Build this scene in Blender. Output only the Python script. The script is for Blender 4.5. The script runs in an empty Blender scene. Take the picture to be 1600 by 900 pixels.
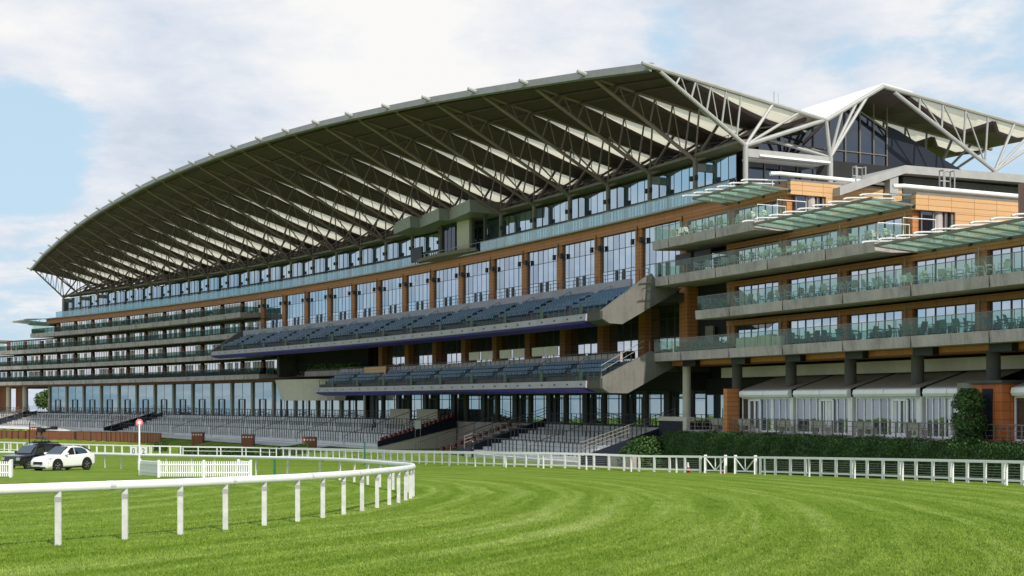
import bpy, bmesh, math, random
from mathutils import Vector, Matrix
random.seed(7)
R = math.radians
sc = bpy.context.scene
COL = sc.collection
# ------------------------------------------------------------------ plan of the site
# the stand follows a gentle arc: s runs along it, n towards the course, z up (metres, camera height = 0)
AX, AY, AH, AK = 18.432, 101.06, 0.44584, 0.00193
RAD = 1 / AK
CX, CY = AX - math.cos(AH) * RAD, AY - math.sin(AH) * RAD
def W(s, n, z=0.0):
    th = AH + AK * s
    c, q = math.cos(th), math.sin(th)
    return Vector((AX + (c - math.cos(AH)) / AK - c * n, AY + (q - math.sin(AH)) / AK - q * n, z))
def SN(x, y):
    return (math.atan2(y - CY, x - CX) - AH) / AK, RAD - math.hypot(x - CX, y - CY)
def sstep(x, a, b):
    t = min(1, max(0, (x - a) / (b - a)))
    return t * t * (3 - 2 * t)
FLOOR = -2.2
def ground_z(x, y):
    zb = -2.05 - 0.033 * y
    if zb < -6.0:
        zb = -6.0 - 0.55 * math.tanh((-6.0 - zb) / 0.8)
    d = math.hypot(x, y)
    if y < 0: zb = -2.05 - 0.01 * min(-y, 60)
    far = max(0, d - 330)
    s, n = SN(x, y)
    if -60 < s < 270 and n > -45:
        zf = -5.2 + 0.6 * sstep(s, 80, 180)
        zf = max(zf, zb) + (zf - max(zf, zb)) * sstep(s, -5, 10)
        zb = zf + (zb - zf) * sstep(n, 11.5, 18)
    elif n <= -45 or s <= -60 or s >= 270:
        k = 1.0
        zb = zb + (-6.0 - zb) * sstep(d, 150, 330)
    return zb - 0.035 * far * sstep(d, 330, 900)  # unseen far ground shaped to fall away so the windows reflect sky
# ------------------------------------------------------------------ helpers
class MB:
    def __init__(self): self.v, self.f, self.uv = [], [], []
    def add(self, pts, faces, uvs=None):
        b = len(self.v)
        self.v += [Vector(p) for p in pts]
        self.uv += uvs if uvs else [(p[0] + p[1], p[2]) for p in pts]
        self.f += [tuple(i + b for i in f) for f in faces]
        return self
    def hexa(self, p, uvs=None):
        return self.add(p, [(0, 3, 2, 1), (4, 5, 6, 7), (0, 1, 5, 4), (1, 2, 6, 5), (2, 3, 7, 6), (3, 0, 4, 7)], uvs)
    def box(self, x0, x1, y0, y1, z0, z1):
        return self.hexa([(x0, y0, z0), (x1, y0, z0), (x1, y1, z0), (x0, y1, z0), (x0, y0, z1), (x1, y0, z1), (x1, y1, z1), (x0, y1, z1)])
    def sbox(self, s0, s1, n0, n1, z0, z1):           # box in stand coordinates
        c = [(s0, n0, z0), (s1, n0, z0), (s1, n1, z0), (s0, n1, z0), (s0, n0, z1), (s1, n0, z1), (s1, n1, z1), (s0, n1, z1)]
        return self.hexa([W(*p) for p in c], [(p[0] - p[1], p[2]) for p in c])
    def sweep(self, prof, s0, s1, step=7.0):          # closed (n,z) profile along the arc
        k = max(1, int(math.ceil((s1 - s0) / step - 1e-6)))
        m = len(prof); pts, uvs, fs = [], [], []
        for i in range(k + 1):
            s = s0 + (s1 - s0) * i / k
            for (n, z) in prof:
                pts.append(W(s, n, z)); uvs.append((s - n, z))
        for i in range(k):
            for j in range(m):
                a = i * m + j; b = i * m + (j + 1) % m
                fs.append((a, b, b + m, a + m))
        fs.append(tuple(range(m - 1, -1, -1))); fs.append(tuple(range(k * m, k * m + m)))
        return self.add(pts, fs, uvs)
    def bar(self, s0, s1, n0, n1, z0, z1, step=7.0):
        return self.sweep([(n0, z0), (n1, z0), (n1, z1), (n0, z1)], s0, s1, step)
    def tube(self, p, q, r, r2=None, seg=8):
        p, q = Vector(p), Vector(q); d = (q - p)
        if d.length < 1e-6: return self
        d.normalize(); r2 = r if r2 is None else r2
        u = d.cross(Vector((0, 0, 1)) if abs(d.z) < .95 else Vector((1, 0, 0))).normalized(); w = d.cross(u)
        pts = []
        for (c, rr) in ((p, r), (q, r2)):
            for i in range(seg):
                a = 2 * math.pi * i / seg
                pts.append(c + u * math.cos(a) * rr + w * math.sin(a) * rr)
        fs = [(i, (i + 1) % seg, seg + (i + 1) % seg, seg + i) for i in range(seg)]
        fs += [tuple(range(seg - 1, -1, -1)), tuple(range(seg, 2 * seg))]
        return self.add(pts, fs)
    def path(self, pts, r, seg=8):
        pts = [Vector(p) for p in pts]; ring = []; P = []
        for i, p in enumerate(pts):
            a = pts[max(0, i - 1)]; b = pts[min(len(pts) - 1, i + 1)]
            d = (b - a).normalized()
            u = d.cross(Vector((0, 0, 1)) if abs(d.z) < .95 else Vector((1, 0, 0))).normalized(); w = d.cross(u)
            for k in range(seg):
                an = 2 * math.pi * k / seg
                P.append(p + u * math.cos(an) * r + w * math.sin(an) * r)
        fs = []
        for i in range(len(pts) - 1):
            for k in range(seg):
                a = i * seg + k; b = i * seg + (k + 1) % seg
                fs.append((a, b, b + seg, a + seg))
        L = (len(pts) - 1) * seg
        fs += [tuple(range(seg - 1, -1, -1)), tuple(range(L, L + seg))]
        return self.add(P, fs)
    def ribbon(self, pts, w, h):                       # rectangular section along a ground path (w across, h high, bottom at pts)
        pts = [Vector(p) for p in pts]; P = []
        for i, p in enumerate(pts):
            a = pts[max(0, i - 1)]; b = pts[min(len(pts) - 1, i + 1)]
            d = (b - a); d.z = 0; d.normalize(); u = Vector((-d.y, d.x, 0)) * w / 2
            P += [p - u, p + u, p + u + Vector((0, 0, h)), p - u + Vector((0, 0, h))]
        fs = []
        for i in range(len(pts) - 1):
            for k in range(4):
                a = i * 4 + k; b = i * 4 + (k + 1) % 4
                fs.append((a, b, b + 4, a + 4))
        L = (len(pts) - 1) * 4
        fs += [(3, 2, 1, 0), (L, L + 1, L + 2, L + 3)]
        return self.add(P, fs)
    def plate(self, poly, off):                        # polygon given thickness by a vector
        off = Vector(off); p = [Vector(q) for q in poly]; m = len(p)
        fs = [tuple(range(m)), tuple(range(2 * m - 1, m - 1, -1))] + [(i, (i + 1) % m, m + (i + 1) % m, m + i) for i in range(m)]
        return self.add(p + [q + off for q in p], fs)
    def build(self, name, mat, parent=None, smooth=False, bevel=0, recalc=True):
        me = bpy.data.meshes.new(name)
        org = wloc(parent) if parent else Vector((0, 0, 0))
        me.from_pydata([v - org for v in self.v], [], self.f)
        uvl = me.uv_layers.new(name='UVMap')
        for l in me.loops: uvl.data[l.index].uv = self.uv[l.vertex_index]
        if recalc:
            bm = bmesh.new(); bm.from_mesh(me); bmesh.ops.recalc_face_normals(bm, faces=bm.faces)
            bm.to_mesh(me); bm.free()
        if smooth:
            for p in me.polygons: p.use_smooth = True
        me.materials.append(mat)
        o = bpy.data.objects.new(name, me); COL.objects.link(o)
        if parent: o.parent = parent
        if bevel:
            md = o.modifiers.new('bevel', 'BEVEL'); md.width = bevel; md.segments = 2; md.limit_method = 'ANGLE'
        return o
def wloc(o):
    l = Vector((0, 0, 0))
    while o: l += o.location; o = o.parent
    return l
def tag(o, label=None, cat=None, group=None, kind=None):
    if label: o['label'] = label
    if cat: o['category'] = cat
    if group: o['group'] = group
    if kind: o['kind'] = kind
    return o
def thing(name, loc, label, cat, group=None):
    o = bpy.data.objects.new(name, None); COL.objects.link(o); o.location = loc; o.empty_display_size = .3
    return tag(o, label, cat, group)
def dup(o, loc, rz=None, label=None):
    c = o.copy(); COL.objects.link(c); c.location = loc
    if rz is not None: c.rotation_euler = (0, 0, rz)
    if label: c['label'] = label
    for ch in o.children:
        d = ch.copy(); COL.objects.link(d); d.parent = c
        for g in ch.children:
            e = g.copy(); COL.objects.link(e); e.parent = d
    return c
ORD = ['first', 'second', 'third', 'fourth', 'fifth', 'sixth', 'seventh', 'eighth', 'ninth', 'tenth', 'eleventh', 'twelfth', 'thirteenth', 'fourteenth', 'fifteenth', 'sixteenth', 'seventeenth', 'eighteenth', 'nineteenth', 'twentieth',
       'twenty-first', 'twenty-second', 'twenty-third', 'twenty-fourth', 'twenty-fifth', 'twenty-sixth', 'twenty-seventh', 'twenty-eighth', 'twenty-ninth', 'thirtieth', 'thirty-first', 'thirty-second', 'thirty-third', 'thirty-fourth', 'thirty-fifth', 'thirty-sixth', 'thirty-seventh', 'thirty-eighth', 'thirty-ninth', 'fortieth']
# ------------------------------------------------------------------ materials
class NT:
    def __init__(self, name):
        self.m = bpy.data.materials.new(name); self.m.use_nodes = True
        self.t = self.m.node_tree; self.n = self.t.nodes; self.b = self.n['Principled BSDF']; self.out = self.n['Material Output']
    def new(self, t, **kw):
        x = self.n.new(t)
        for k, v in kw.items():
            if k in x.inputs: x.inputs[k].default_value = v
            else: setattr(x, k, v)
        return x
    def link(self, a, b): self.t.links.new(a, b)
    def coord(self, kind='Object', scale=(1, 1, 1)):
        tc = self.new('ShaderNodeTexCoord'); mp = self.new('ShaderNodeMapping'); mp.inputs['Scale'].default_value = scale
        self.link(tc.outputs[kind], mp.inputs['Vector']); return mp.outputs['Vector']
    def noise(self, vec, scale, detail=4, rough=.55):
        x = self.new('ShaderNodeTexNoise'); x.inputs['Scale'].default_value = scale; x.inputs['Detail'].default_value = detail; x.inputs['Roughness'].default_value = rough
        self.link(vec, x.inputs['Vector']); return x.outputs['Fac']
    def ramp(self, fac, stops):
        r = self.new('ShaderNodeValToRGB'); e = r.color_ramp.elements
        while len(e) < len(stops): e.new(.5)
        for i, (p, c) in enumerate(stops):
            e[i].position = p; e[i].color = (*c, 1) if len(c) == 3 else c
        self.link(fac, r.inputs['Fac']); return r.outputs['Color']
    def mix(self, fac, a, b, mode='MIX'):
        x = self.new('ShaderNodeMix', data_type='RGBA', blend_type=mode)
        for (k, v) in ((0, fac), (6, a), (7, b)):
            if isinstance(v, (int, float)): x.inputs[k].default_value = v
            elif isinstance(v, tuple): x.inputs[k].default_value = (*v, 1)
            else: self.link(v, x.inputs[k])
        return x.outputs[2]
    def bump(self, h, strength=.3, dist=.02):
        b = self.new('ShaderNodeBump'); b.inputs['Strength'].default_value = strength; b.inputs['Distance'].default_value = dist
        self.link(h, b.inputs['Height']); self.link(b.outputs['Normal'], self.b.inputs['Normal'])
    def col(self, c, rough=.6, metal=0, spec=.5):
        if isinstance(c, tuple): self.b.inputs['Base Color'].default_value = (*c, 1)
        else: self.link(c, self.b.inputs['Base Color'])
        self.b.inputs['Roughness'].default_value = rough; self.b.inputs['Metallic'].default_value = metal
        self.b.inputs['Specular IOR Level'].default_value = spec
        return self.m
def plain(name, c, rough=.6, metal=0, var=.12, scale=1.5):
    t = NT(name); v = t.coord(); f = t.noise(v, scale, 5)
    lo = tuple(max(0, x * (1 - var)) for x in c); hi = tuple(min(1, x * (1 + var)) for x in c)
    return t.col(t.ramp(f, [(.3, lo), (.7, hi)]), rough, metal)
def concrete(name, c, streak=.35):
    t = NT(name); v = t.coord('UV', (1.1, .12, 1)); w = t.coord('Object')
    a = t.noise(v, 3.0, 5, .7); b = t.noise(w, .7, 6, .6); d = t.noise(w, 14, 3)
    m = t.mix(.5, a, b); m = t.mix(.25, m, d)
    lo = tuple(x * (1 - streak) for x in c); hi = tuple(x * (1 + streak * .6) for x in c)
    t.bump(d, .25, .01)
    return t.col(t.ramp(m, [(.38, lo), (.5, c), (.63, hi)]), .85)
def boards(name, c1, c2, bw, bh, mortar=.03, gap=(.05, .03, .02)):
    t = NT(name); v = t.coord('UV')
    br = t.new('ShaderNodeTexBrick'); t.link(v, br.inputs['Vector'])
    for k, x in (('Scale', 1.0), ('Mortar Size', mortar), ('Brick Width', bw), ('Row Height', bh), ('Bias', 0.0), ('Mortar Smooth', .1)): br.inputs[k].default_value = x
    br.inputs['Color1'].default_value = (*c1, 1); br.inputs['Color2'].default_value = (*c2, 1); br.inputs['Mortar'].default_value = (*gap, 1)
    br.offset = 0.0
    g = t.noise(t.coord('UV', (1, 14, 1)), 2.5, 5)
    o = t.mix(.5, br.outputs['Color'], t.mix(g, (.55, .55, .55), (1.2, 1.2, 1.2)), 'MULTIPLY')
    return t.col(o, .6)
M = {}
M['concrete'] = concrete('weathered_concrete', (.425, .368, .365), .42)
M['wallconc'] = concrete('shaded_stained_concrete', (.165, .155, .14), .3)  # tier side walls: brownish patina, with shade put into the colour as well
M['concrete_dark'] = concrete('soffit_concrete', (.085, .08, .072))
M['fascia'] = concrete('tier_edge_concrete', (.38, .36, .40), .2)
M['terrace'] = concrete('terrace_concrete', (.62, .615, .60), .22)
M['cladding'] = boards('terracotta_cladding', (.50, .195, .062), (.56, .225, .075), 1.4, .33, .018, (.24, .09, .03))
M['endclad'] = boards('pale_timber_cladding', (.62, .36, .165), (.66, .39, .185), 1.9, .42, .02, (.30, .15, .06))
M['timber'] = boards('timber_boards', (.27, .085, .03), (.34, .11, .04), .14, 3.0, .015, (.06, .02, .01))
M['truss'] = plain('grey_truss_paint', (.30, .215, .215), .5)
M['steel'] = plain('grey_painted_steel', (.20, .172, .142), .5)
M['steel_light'] = plain('pale_painted_steel', (.36, .355, .345), .45, 0, .08)
M['steel_dark'] = plain('dark_steel', (.05, .052, .055), .5)
M['roof_dark'] = plain('dark_roof_sheet', (.105, .068, .082), .7)
M['roof_white'] = plain('white_roof_skin', (.80, .80, .78), .6, 0, .04)
M['roof_edge'] = plain('grey_roof_edge', (.20, .205, .20), .5)
M['white'] = plain('white_paint', (.82, .82, .81), .4, 0, .04, 3)
M['whiteweather'] = plain('weathered_white_plastic', (.60, .60, .585), .5, 0, .14, 5)
M['cream'] = plain('cream_board', (.58, .54, .44), .7, 0, .06)
M['black'] = plain('black_plastic', (.012, .012, .013), .45)
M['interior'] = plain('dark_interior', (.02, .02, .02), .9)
M['navy'] = plain('navy_panel', (.004, .008, .022), .6)
M['purple'] = plain('purple_soffit', (.055, .032, .38), .5)
M['seat'] = plain('blue_plastic_seat', (.026, .088, .155), .4, 0, .3, 8)
M['red'] = plain('red_plastic', (.45, .02, .02), .4)
M['redseat'] = plain('dark_red_seat', (.16, .012, .018), .5)
M['railgreen'] = plain('green_grey_panel', (.035, .075, .045), .5)
M['redpale'] = plain('pink_red_disc', (.75, .15, .18), .4)
M['green_dark'] = plain('green_painted_steel', (.02, .13, .09), .5)
M['brick'] = boards('red_brick', (.25, .10, .07), (.30, .13, .09), .22, .075, .01, (.3, .28, .25))
M['orange_wall'] = boards('orange_timber_wall', (.50, .13, .03), (.56, .16, .04), .9, .5, .015, (.15, .04, .01))
M['tyre'] = plain('tyre_rubber', (.015, .015, .015), .8)
M['rim'] = plain('alloy_rim', (.45, .45, .46), .3, .8, .05)
M['tentroof'] = plain('grey_green_roof_fabric', (.20, .185, .14), .7)
M['benchm'] = plain('stone_bench', (.52, .50, .44), .7, 0, .1)
M['curtain'] = plain('white_blind', (.84, .82, .79), .8, 0, .04)
def glass_mirror(name, tint, base, refl, rough=.015):
    t = NT(name); t.n.remove(t.b)
    g = t.new('ShaderNodeBsdfGlossy'); g.inputs['Color'].default_value = (*tint, 1); g.inputs['Roughness'].default_value = rough
    gi = t.new('ShaderNodeNewGeometry'); t.link(t.ramp(gi.outputs['Random Per Island'], [(0, tuple(q * .80 for q in tint)), (.5, tint), (1, tuple(min(1, q * 1.08) for q in tint))]), g.inputs['Color'])
    d = t.new('ShaderNodeBsdfDiffuse'); d.inputs['Color'].default_value = (*base, 1)
    nz = t.new('ShaderNodeTexNoise'); nz.inputs['Scale'].default_value = .5; nz.inputs['Detail'].default_value = 2
    t.link(t.coord(), nz.inputs['Vector'])
    bp = t.new('ShaderNodeBump'); bp.inputs['Strength'].default_value = .055; bp.inputs['Distance'].default_value = .05
    t.link(nz.outputs['Fac'], bp.inputs['Height']); t.link(bp.outputs['Normal'], g.inputs['Normal'])
    mx = t.new('ShaderNodeMixShader'); mx.inputs[0].default_value = refl
    t.link(d.outputs[0], mx.inputs[1]); t.link(g.outputs[0], mx.inputs[2]); t.link(mx.outputs[0], t.out.inputs['Surface'])
    return t.m
M['hallglass'] = glass_mirror('hall_glass', (.66, .77, .86), (.05, .07, .09), .72)
M['topglass'] = glass_mirror('gallery_glass', (.72, .88, .98), (.08, .12, .15), .62)
M['suiteglass'] = glass_mirror('suite_glass', (.80, .86, .95), (.02, .025, .03), .66)
M['farglass'] = glass_mirror('far_suite_glass', (.92, .89, .88), (.12, .12, .12), .78)
M['groundglass'] = glass_mirror('ground_floor_glass', (.56, .70, .75), (.10, .15, .17), .60)
M['tentglass'] = glass_mirror('pavilion_glass', (.44, .50, .56), (.04, .05, .06), .48)
M['darkglass'] = glass_mirror('dark_glass', (.50, .56, .66), (.008, .011, .018), .20)
M['carglass'] = glass_mirror('car_glass', (.6, .65, .7), (.01, .012, .015), .35)
def glass_clear(name, tint, refl, dif, dfac, trans=False):
    t = NT(name); t.n.remove(t.b)
    tr = t.new('ShaderNodeBsdfTransparent'); tr.inputs['Color'].default_value = (*tint, 1)
    g = t.new('ShaderNodeBsdfGlossy'); g.inputs['Roughness'].default_value = .03; g.inputs['Color'].default_value = (.85, .95, .95, 1)
    d = t.new('ShaderNodeBsdfTranslucent' if trans else 'ShaderNodeBsdfDiffuse'); d.inputs['Color'].default_value = (*dif, 1)
    m1 = t.new('ShaderNodeMixShader'); m1.inputs[0].default_value = refl
    m2 = t.new('ShaderNodeMixShader'); m2.inputs[0].default_value = dfac
    t.link(tr.outputs[0], m1.inputs[1]); t.link(g.outputs[0], m1.inputs[2])
    t.link(m1.outputs[0], m2.inputs[1]); t.link(d.outputs[0], m2.inputs[2]); t.link(m2.outputs[0], t.out.inputs['Surface'])
    return t.m
M['balglass'] = glass_clear('green_balustrade_glass', (.80, .885, .81), .045, (.14, .22, .15), .015)
M['blueglass'] = glass_clear('blue_balustrade_glass', (.62, .82, .88), .25, (.35, .60, .70), .20)
M['canopyglass'] = glass_clear('green_canopy_glass', (.66, .80, .73), .08, (.42, .54, .47), .28, True)
M['fargreen'] = glass_clear('far_balustrade_glass', (.42, .52, .46), .02, (.05, .09, .06), .02)
def fabric():
    t = NT('cream_roof_fabric'); t.n.remove(t.b)
    v = t.coord('UV'); br = t.new('ShaderNodeTexBrick'); t.link(v, br.inputs['Vector'])
    for k, x in (('Scale', 1.0), ('Mortar Size', .012), ('Brick Width', 2.6), ('Row Height', .55)): br.inputs[k].default_value = x
    br.offset = 0.0
    br.inputs['Color1'].default_value = (.86, .80, .62, 1); br.inputs['Color2'].default_value = (.84, .78, .60, 1); br.inputs['Mortar'].default_value = (.6, .54, .4, 1)
    d = t.new('ShaderNodeBsdfDiffuse'); tr = t.new('ShaderNodeBsdfTranslucent')
    t.link(br.outputs['Color'], d.inputs['Color']); t.link(br.outputs['Color'], tr.inputs['Color'])
    mx = t.new('ShaderNodeMixShader'); mx.inputs[0].default_value = .72
    t.link(d.outputs[0], mx.inputs[1]); t.link(tr.outputs[0], mx.inputs[2]); t.link(mx.outputs[0], t.out.inputs['Surface'])
    return t.m
M['fabric'] = fabric()
def leafmat(name, a, b, c):
    t = NT(name); g = t.new('ShaderNodeNewGeometry'); v = t.coord()
    f = t.mix(.5, g.outputs['Random Per Island'], t.noise(v, .9, 3))
    return t.col(t.ramp(f, [(.25, a), (.5, b), (.75, c)]), .55, 0, .3)
M['hedge'] = leafmat('hedge_leaves', (.008, .026, .005), (.030, .078, .012), (.075, .15, .03))
M['leaf'] = leafmat('tree_leaves', (.02, .05, .012), (.05, .09, .02), (.09, .14, .035))
M['planter'] = leafmat('planter_leaves', (.03, .08, .015), (.07, .15, .03), (.13, .22, .05))
M['bark'] = plain('tree_bark', (.09, .07, .05), .9)
def grassmat(blades=False):
    t = NT('turf_blades' if blades else 'mown_turf'); v = t.coord('Object')
    sep = t.new('ShaderNodeSeparateXYZ'); t.link(v, sep.inputs[0])
    def math_(op, a, b=None):
        x = t.new('ShaderNodeMath', operation=op)
        for i, q in enumerate((a, b)):
            if q is None: continue
            if isinstance(q, (int, float)): x.inputs[i].default_value = q
            else: t.link(q, x.inputs[i])
        return x.outputs[0]
    # mowing arcs round the bend: streaks along rings about the bend's centre
    dx = math_('SUBTRACT', sep.outputs[0], -24.0); dy = math_('MULTIPLY', math_('SUBTRACT', sep.outputs[1], 52.0), .60)
    rr = math_('SQRT', math_('ADD', math_('MULTIPLY', dx, dx), math_('MULTIPLY', dy, dy)))
    rr = math_('ADD', rr, math_('MULTIPLY', t.noise(v, .08, 2), 1.6))
    an = math_('ARCTAN2', dy, dx)
    def polar(kr, ka, detail, rough):
        c = t.new('ShaderNodeCombineXYZ'); t.link(math_('MULTIPLY', rr, kr), c.inputs[0]); t.link(math_('MULTIPLY', an, ka), c.inputs[1])
        return t.noise(c.outputs[0], 1.0, detail, rough)
    arcs = polar(.75, 1.6, 6, .62); thin = polar(2.6, 3.0, 4, .6)
    st = t.mix(.58, arcs, thin)
    sn = math_('ADD', math_('MULTIPLY', math_('SINE', math_('MULTIPLY', rr, 3.3)), .075), .5)
    st = t.mix(.38, st, sn)
    fine = t.noise(v, 7, 6, .75); mid = t.noise(t.coord('Object', (1, .5, 1)), 1.6, 5, .7); big = t.noise(v, .05, 4, .6)
    mow = t.ramp(st, [(.42, (.116, .188, .020)), (.485, (.140, .216, .028)), (.53, (.174, .252, .042)), (.60, (.235, .305, .082))])
    tone = t.ramp(t.mix(.5, mid, fine), [(.34, (.70, .75, .66)), (.5, (1, 1, 1)), (.64, (1.3, 1.22, 1.28))])
    c = t.mix(1.0, mow, tone, 'MULTIPLY')
    bg = t.ramp(big, [(.35, (.92, .96, .9)), (.65, (1.07, 1.03, 1.1))])
    c = t.mix(1.0, c, bg, 'MULTIPLY')
    if blades:
        g = t.new('ShaderNodeNewGeometry')
        c = t.mix(1.0, c, t.ramp(g.outputs['Random Per Island'], [(.0, (.85, .9, .8)), (.6, (1.15, 1.12, 1.05)), (1.0, (1.6, 1.45, 1.5))]), 'MULTIPLY')
    else:
        t.bump(t.mix(.5, fine, t.noise(v, 25, 3, .8)), .9, .06)
    return t.col(c, .8, 0, .02 if not blades else .12)
M['blades'] = grassmat(True)
M['grass'] = grassmat()
# ------------------------------------------------------------------ camera, light, sky
cam = bpy.data.cameras.new('camera'); co = bpy.data.objects.new('camera', cam); COL.objects.link(co)
co.location = (0, 0, 0); co.rotation_euler = (R(90), 0, 0)
cam.sensor_width = 36; cam.lens = 45.0; cam.shift_y = 178 / 1600; cam.clip_start = .5; cam.clip_end = 8000
sc.camera = co
SUN_DIR = Vector((.50 * math.cos(R(42)), -.866 * math.cos(R(42)), math.sin(R(42))))
sun = bpy.data.lights.new('sun', 'SUN'); so = bpy.data.objects.new('sun', sun); COL.objects.link(so)
sun.energy = 4.2; sun.angle = R(.6); sun.color = (1, .95, .86)
so.rotation_euler = (-SUN_DIR).to_track_quat('-Z', 'Y').to_euler(); so.location = (60, -20, 90)
wd = bpy.data.worlds.new('World'); sc.world = wd; wd.use_nodes = True
wt = wd.node_tree; wn = wt.nodes; wl = wt.links
bg = wn['Background']; wout = wn['World Output']
sky = wn.new('ShaderNodeTexSky'); sky.sky_type = 'NISHITA'; sky.sun_disc = False
sky.sun_elevation = math.asin(SUN_DIR.z); sky.sun_rotation = math.atan2(SUN_DIR.x, SUN_DIR.y)
sky.air_density = 1.0; sky.dust_density = 2.5; sky.ozone_density = 1.5
wl.new(sky.outputs[0], bg.inputs[0]); bg.inputs[1].default_value = .12
def wnode(t, **kw):
    x = wn.new(t)
    for k, v in kw.items():
        if k in x.inputs: x.inputs[k].default_value = v
        else: setattr(x, k, v)
    return x
def wm(op, a, b=None, clamp=False):
    x = wnode('ShaderNodeMath', operation=op); x.use_clamp = clamp
    for i, q in enumerate((a, b)):
        if q is None: continue
        if isinstance(q, (int, float)): x.inputs[i].default_value = q
        else: wl.new(q, x.inputs[i])
    return x.outputs[0]
geo = wnode('ShaderNodeTexCoord')
# clouds: noise on a flat cloud deck seen in perspective (direction divided by its height)
sepw = wnode('ShaderNodeSeparateXYZ'); wl.new(geo.outputs['Generated'], sepw.inputs[0])
zz = wm('ADD', wm('MAXIMUM', sepw.outputs[2], 0.0), .22)
cmb = wnode('ShaderNodeCombineXYZ'); wl.new(wm('DIVIDE', sepw.outputs[0], zz), cmb.inputs[0]); wl.new(wm('DIVIDE', sepw.outputs[1], zz), cmb.inputs[1])
def wnoise(scale, detail, rough, off):
    mp = wnode('ShaderNodeMapping'); mp.inputs['Location'].default_value = off; wl.new(cmb.outputs[0], mp.inputs[0])
    x = wnode('ShaderNodeTexNoise'); x.inputs['Scale'].default_value = scale; x.inputs['Detail'].default_value = detail; x.inputs['Roughness'].default_value = rough
    wl.new(mp.outputs[0], x.inputs['Vector']); return x.outputs['Fac']
n1 = wnoise(1.7, 9, .56, (3.1, 1.7, 0)); n2 = wnoise(4.5, 6, .6, (7.3, 2.2, 0)); n3 = wnoise(.9, 4, .5, (1.3, 5.5, 0))
def gap(d, r, amp):                                      # a clearer patch of sky in a fixed compass direction
    vd = wnode('ShaderNodeVectorMath', operation='DISTANCE'); wl.new(geo.outputs['Generated'], vd.inputs[0]); vd.inputs[1].default_value = Vector(d).normalized()
    return wm('MULTIPLY', wm('SUBTRACT', 1.0, wm('DIVIDE', vd.outputs['Value'], r), True), amp)
def pdir(px, py): return ((px - 800) / 2000, 1, (628 - py) / 2000)
cov = wm('ADD', wm('MULTIPLY', n1, .68), wm('MULTIPLY', n2, .32))
for (p, r, a) in (((45, 225), .070, -.30), ((1045, 70), .055, -.19), ((1250, 120), .06, -.08), ((1500, 180), .12, -.09), ((60, 330), .07, -.08), ((600, 60), .30, .20), ((80, 110), .08, .14), ((1400, 40), .16, .10), ((1180, 60), .07, .12), ((230, 270), .07, .10)):
    cov = wm('ADD', cov, gap(pdir(*p), r, a))
mask = wnode('ShaderNodeMapRange', interpolation_type='SMOOTHSTEP'); wl.new(cov, mask.inputs[0])
mask.inputs[1].default_value = .42; mask.inputs[2].default_value = .53
cr = wnode('ShaderNodeValToRGB'); e = cr.color_ramp.elements
e[0].position = .33; e[0].color = (.52, .61, .74, 1); e[1].position = .66; e[1].color = (1.0, .985, .975, 1)
m = e.new(.50); m.color = (.76, .81, .90, 1)
dens = wm('ADD', wm('MULTIPLY', n2, .52), wm('MULTIPLY', n3, .48))
dens = wm('ADD', dens, gap(pdir(620, 50), .22, .25)); dens = wm('ADD', dens, gap(pdir(90, 105), .07, .14)); dens = wm('ADD', dens, gap(pdir(330, 200), .10, -.14)); dens = wm('ADD', dens, gap(pdir(1420, 30), .14, .08))
wl.new(dens, cr.inputs[0])
bg2 = wnode('ShaderNodeBackground'); wl.new(cr.outputs[0], bg2.inputs[0]); bg2.inputs[1].default_value = .97
skymix = wnode('ShaderNodeMixShader'); wl.new(wm('MULTIPLY', mask.outputs[0], .97), skymix.inputs[0])
# thin milky veil over the blue so that the gaps read pale
veil = wnode('ShaderNodeBackground'); veil.inputs[0].default_value = (.62, .83, 1.0, 1); veil.inputs[1].default_value = .95
vm = wnode('ShaderNodeMixShader'); vm.inputs[0].default_value = .80
wl.new(bg.outputs[0], vm.inputs[1]); wl.new(veil.outputs[0], vm.inputs[2])
wl.new(vm.outputs[0], skymix.inputs[1]); wl.new(bg2.outputs[0], skymix.inputs[2]); wl.new(skymix.outputs[0], wout.inputs['Surface'])
sc.view_settings.view_transform = 'Standard'; sc.view_settings.look = 'None'; sc.view_settings.exposure = 0.0; sc.view_settings.gamma = 1
sc.cycles.max_bounces = 7; sc.cycles.diffuse_bounces = 3; sc.cycles.glossy_bounces = 4; sc.cycles.transparent_max_bounces = 12; sc.cycles.transmission_bounces = 4
sc.cycles.use_denoising = True
# ------------------------------------------------------------------ ground: one sheet out to the horizon
def axis(lo, hi, c0, c1, st):
    a = []; x = c0
    while x <= c1: a.append(x); x += st
    d = st; y = c0
    while y > lo: d *= 1.35; y -= d; a.insert(0, y)
    d = st; y = a[-1]
    while y < hi: d *= 1.35; y += d; a.append(y)
    return a
gx = axis(-3800, 3800, -150, 80, 2.5); gy = axis(-3800, 3800, -12, 280, 2.5)
g = MB(); nx = len(gx)
pts = [(x, y, ground_z(x, y)) for y in gy for x in gx]
g.add(pts, [(j * nx + i, j * nx + i + 1, (j + 1) * nx + i + 1, (j + 1) * nx + i) for j in range(len(gy) - 1) for i in range(nx - 1)])
tag(g.build('ground', M['grass'], smooth=True, recalc=False), kind='structure')

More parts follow.
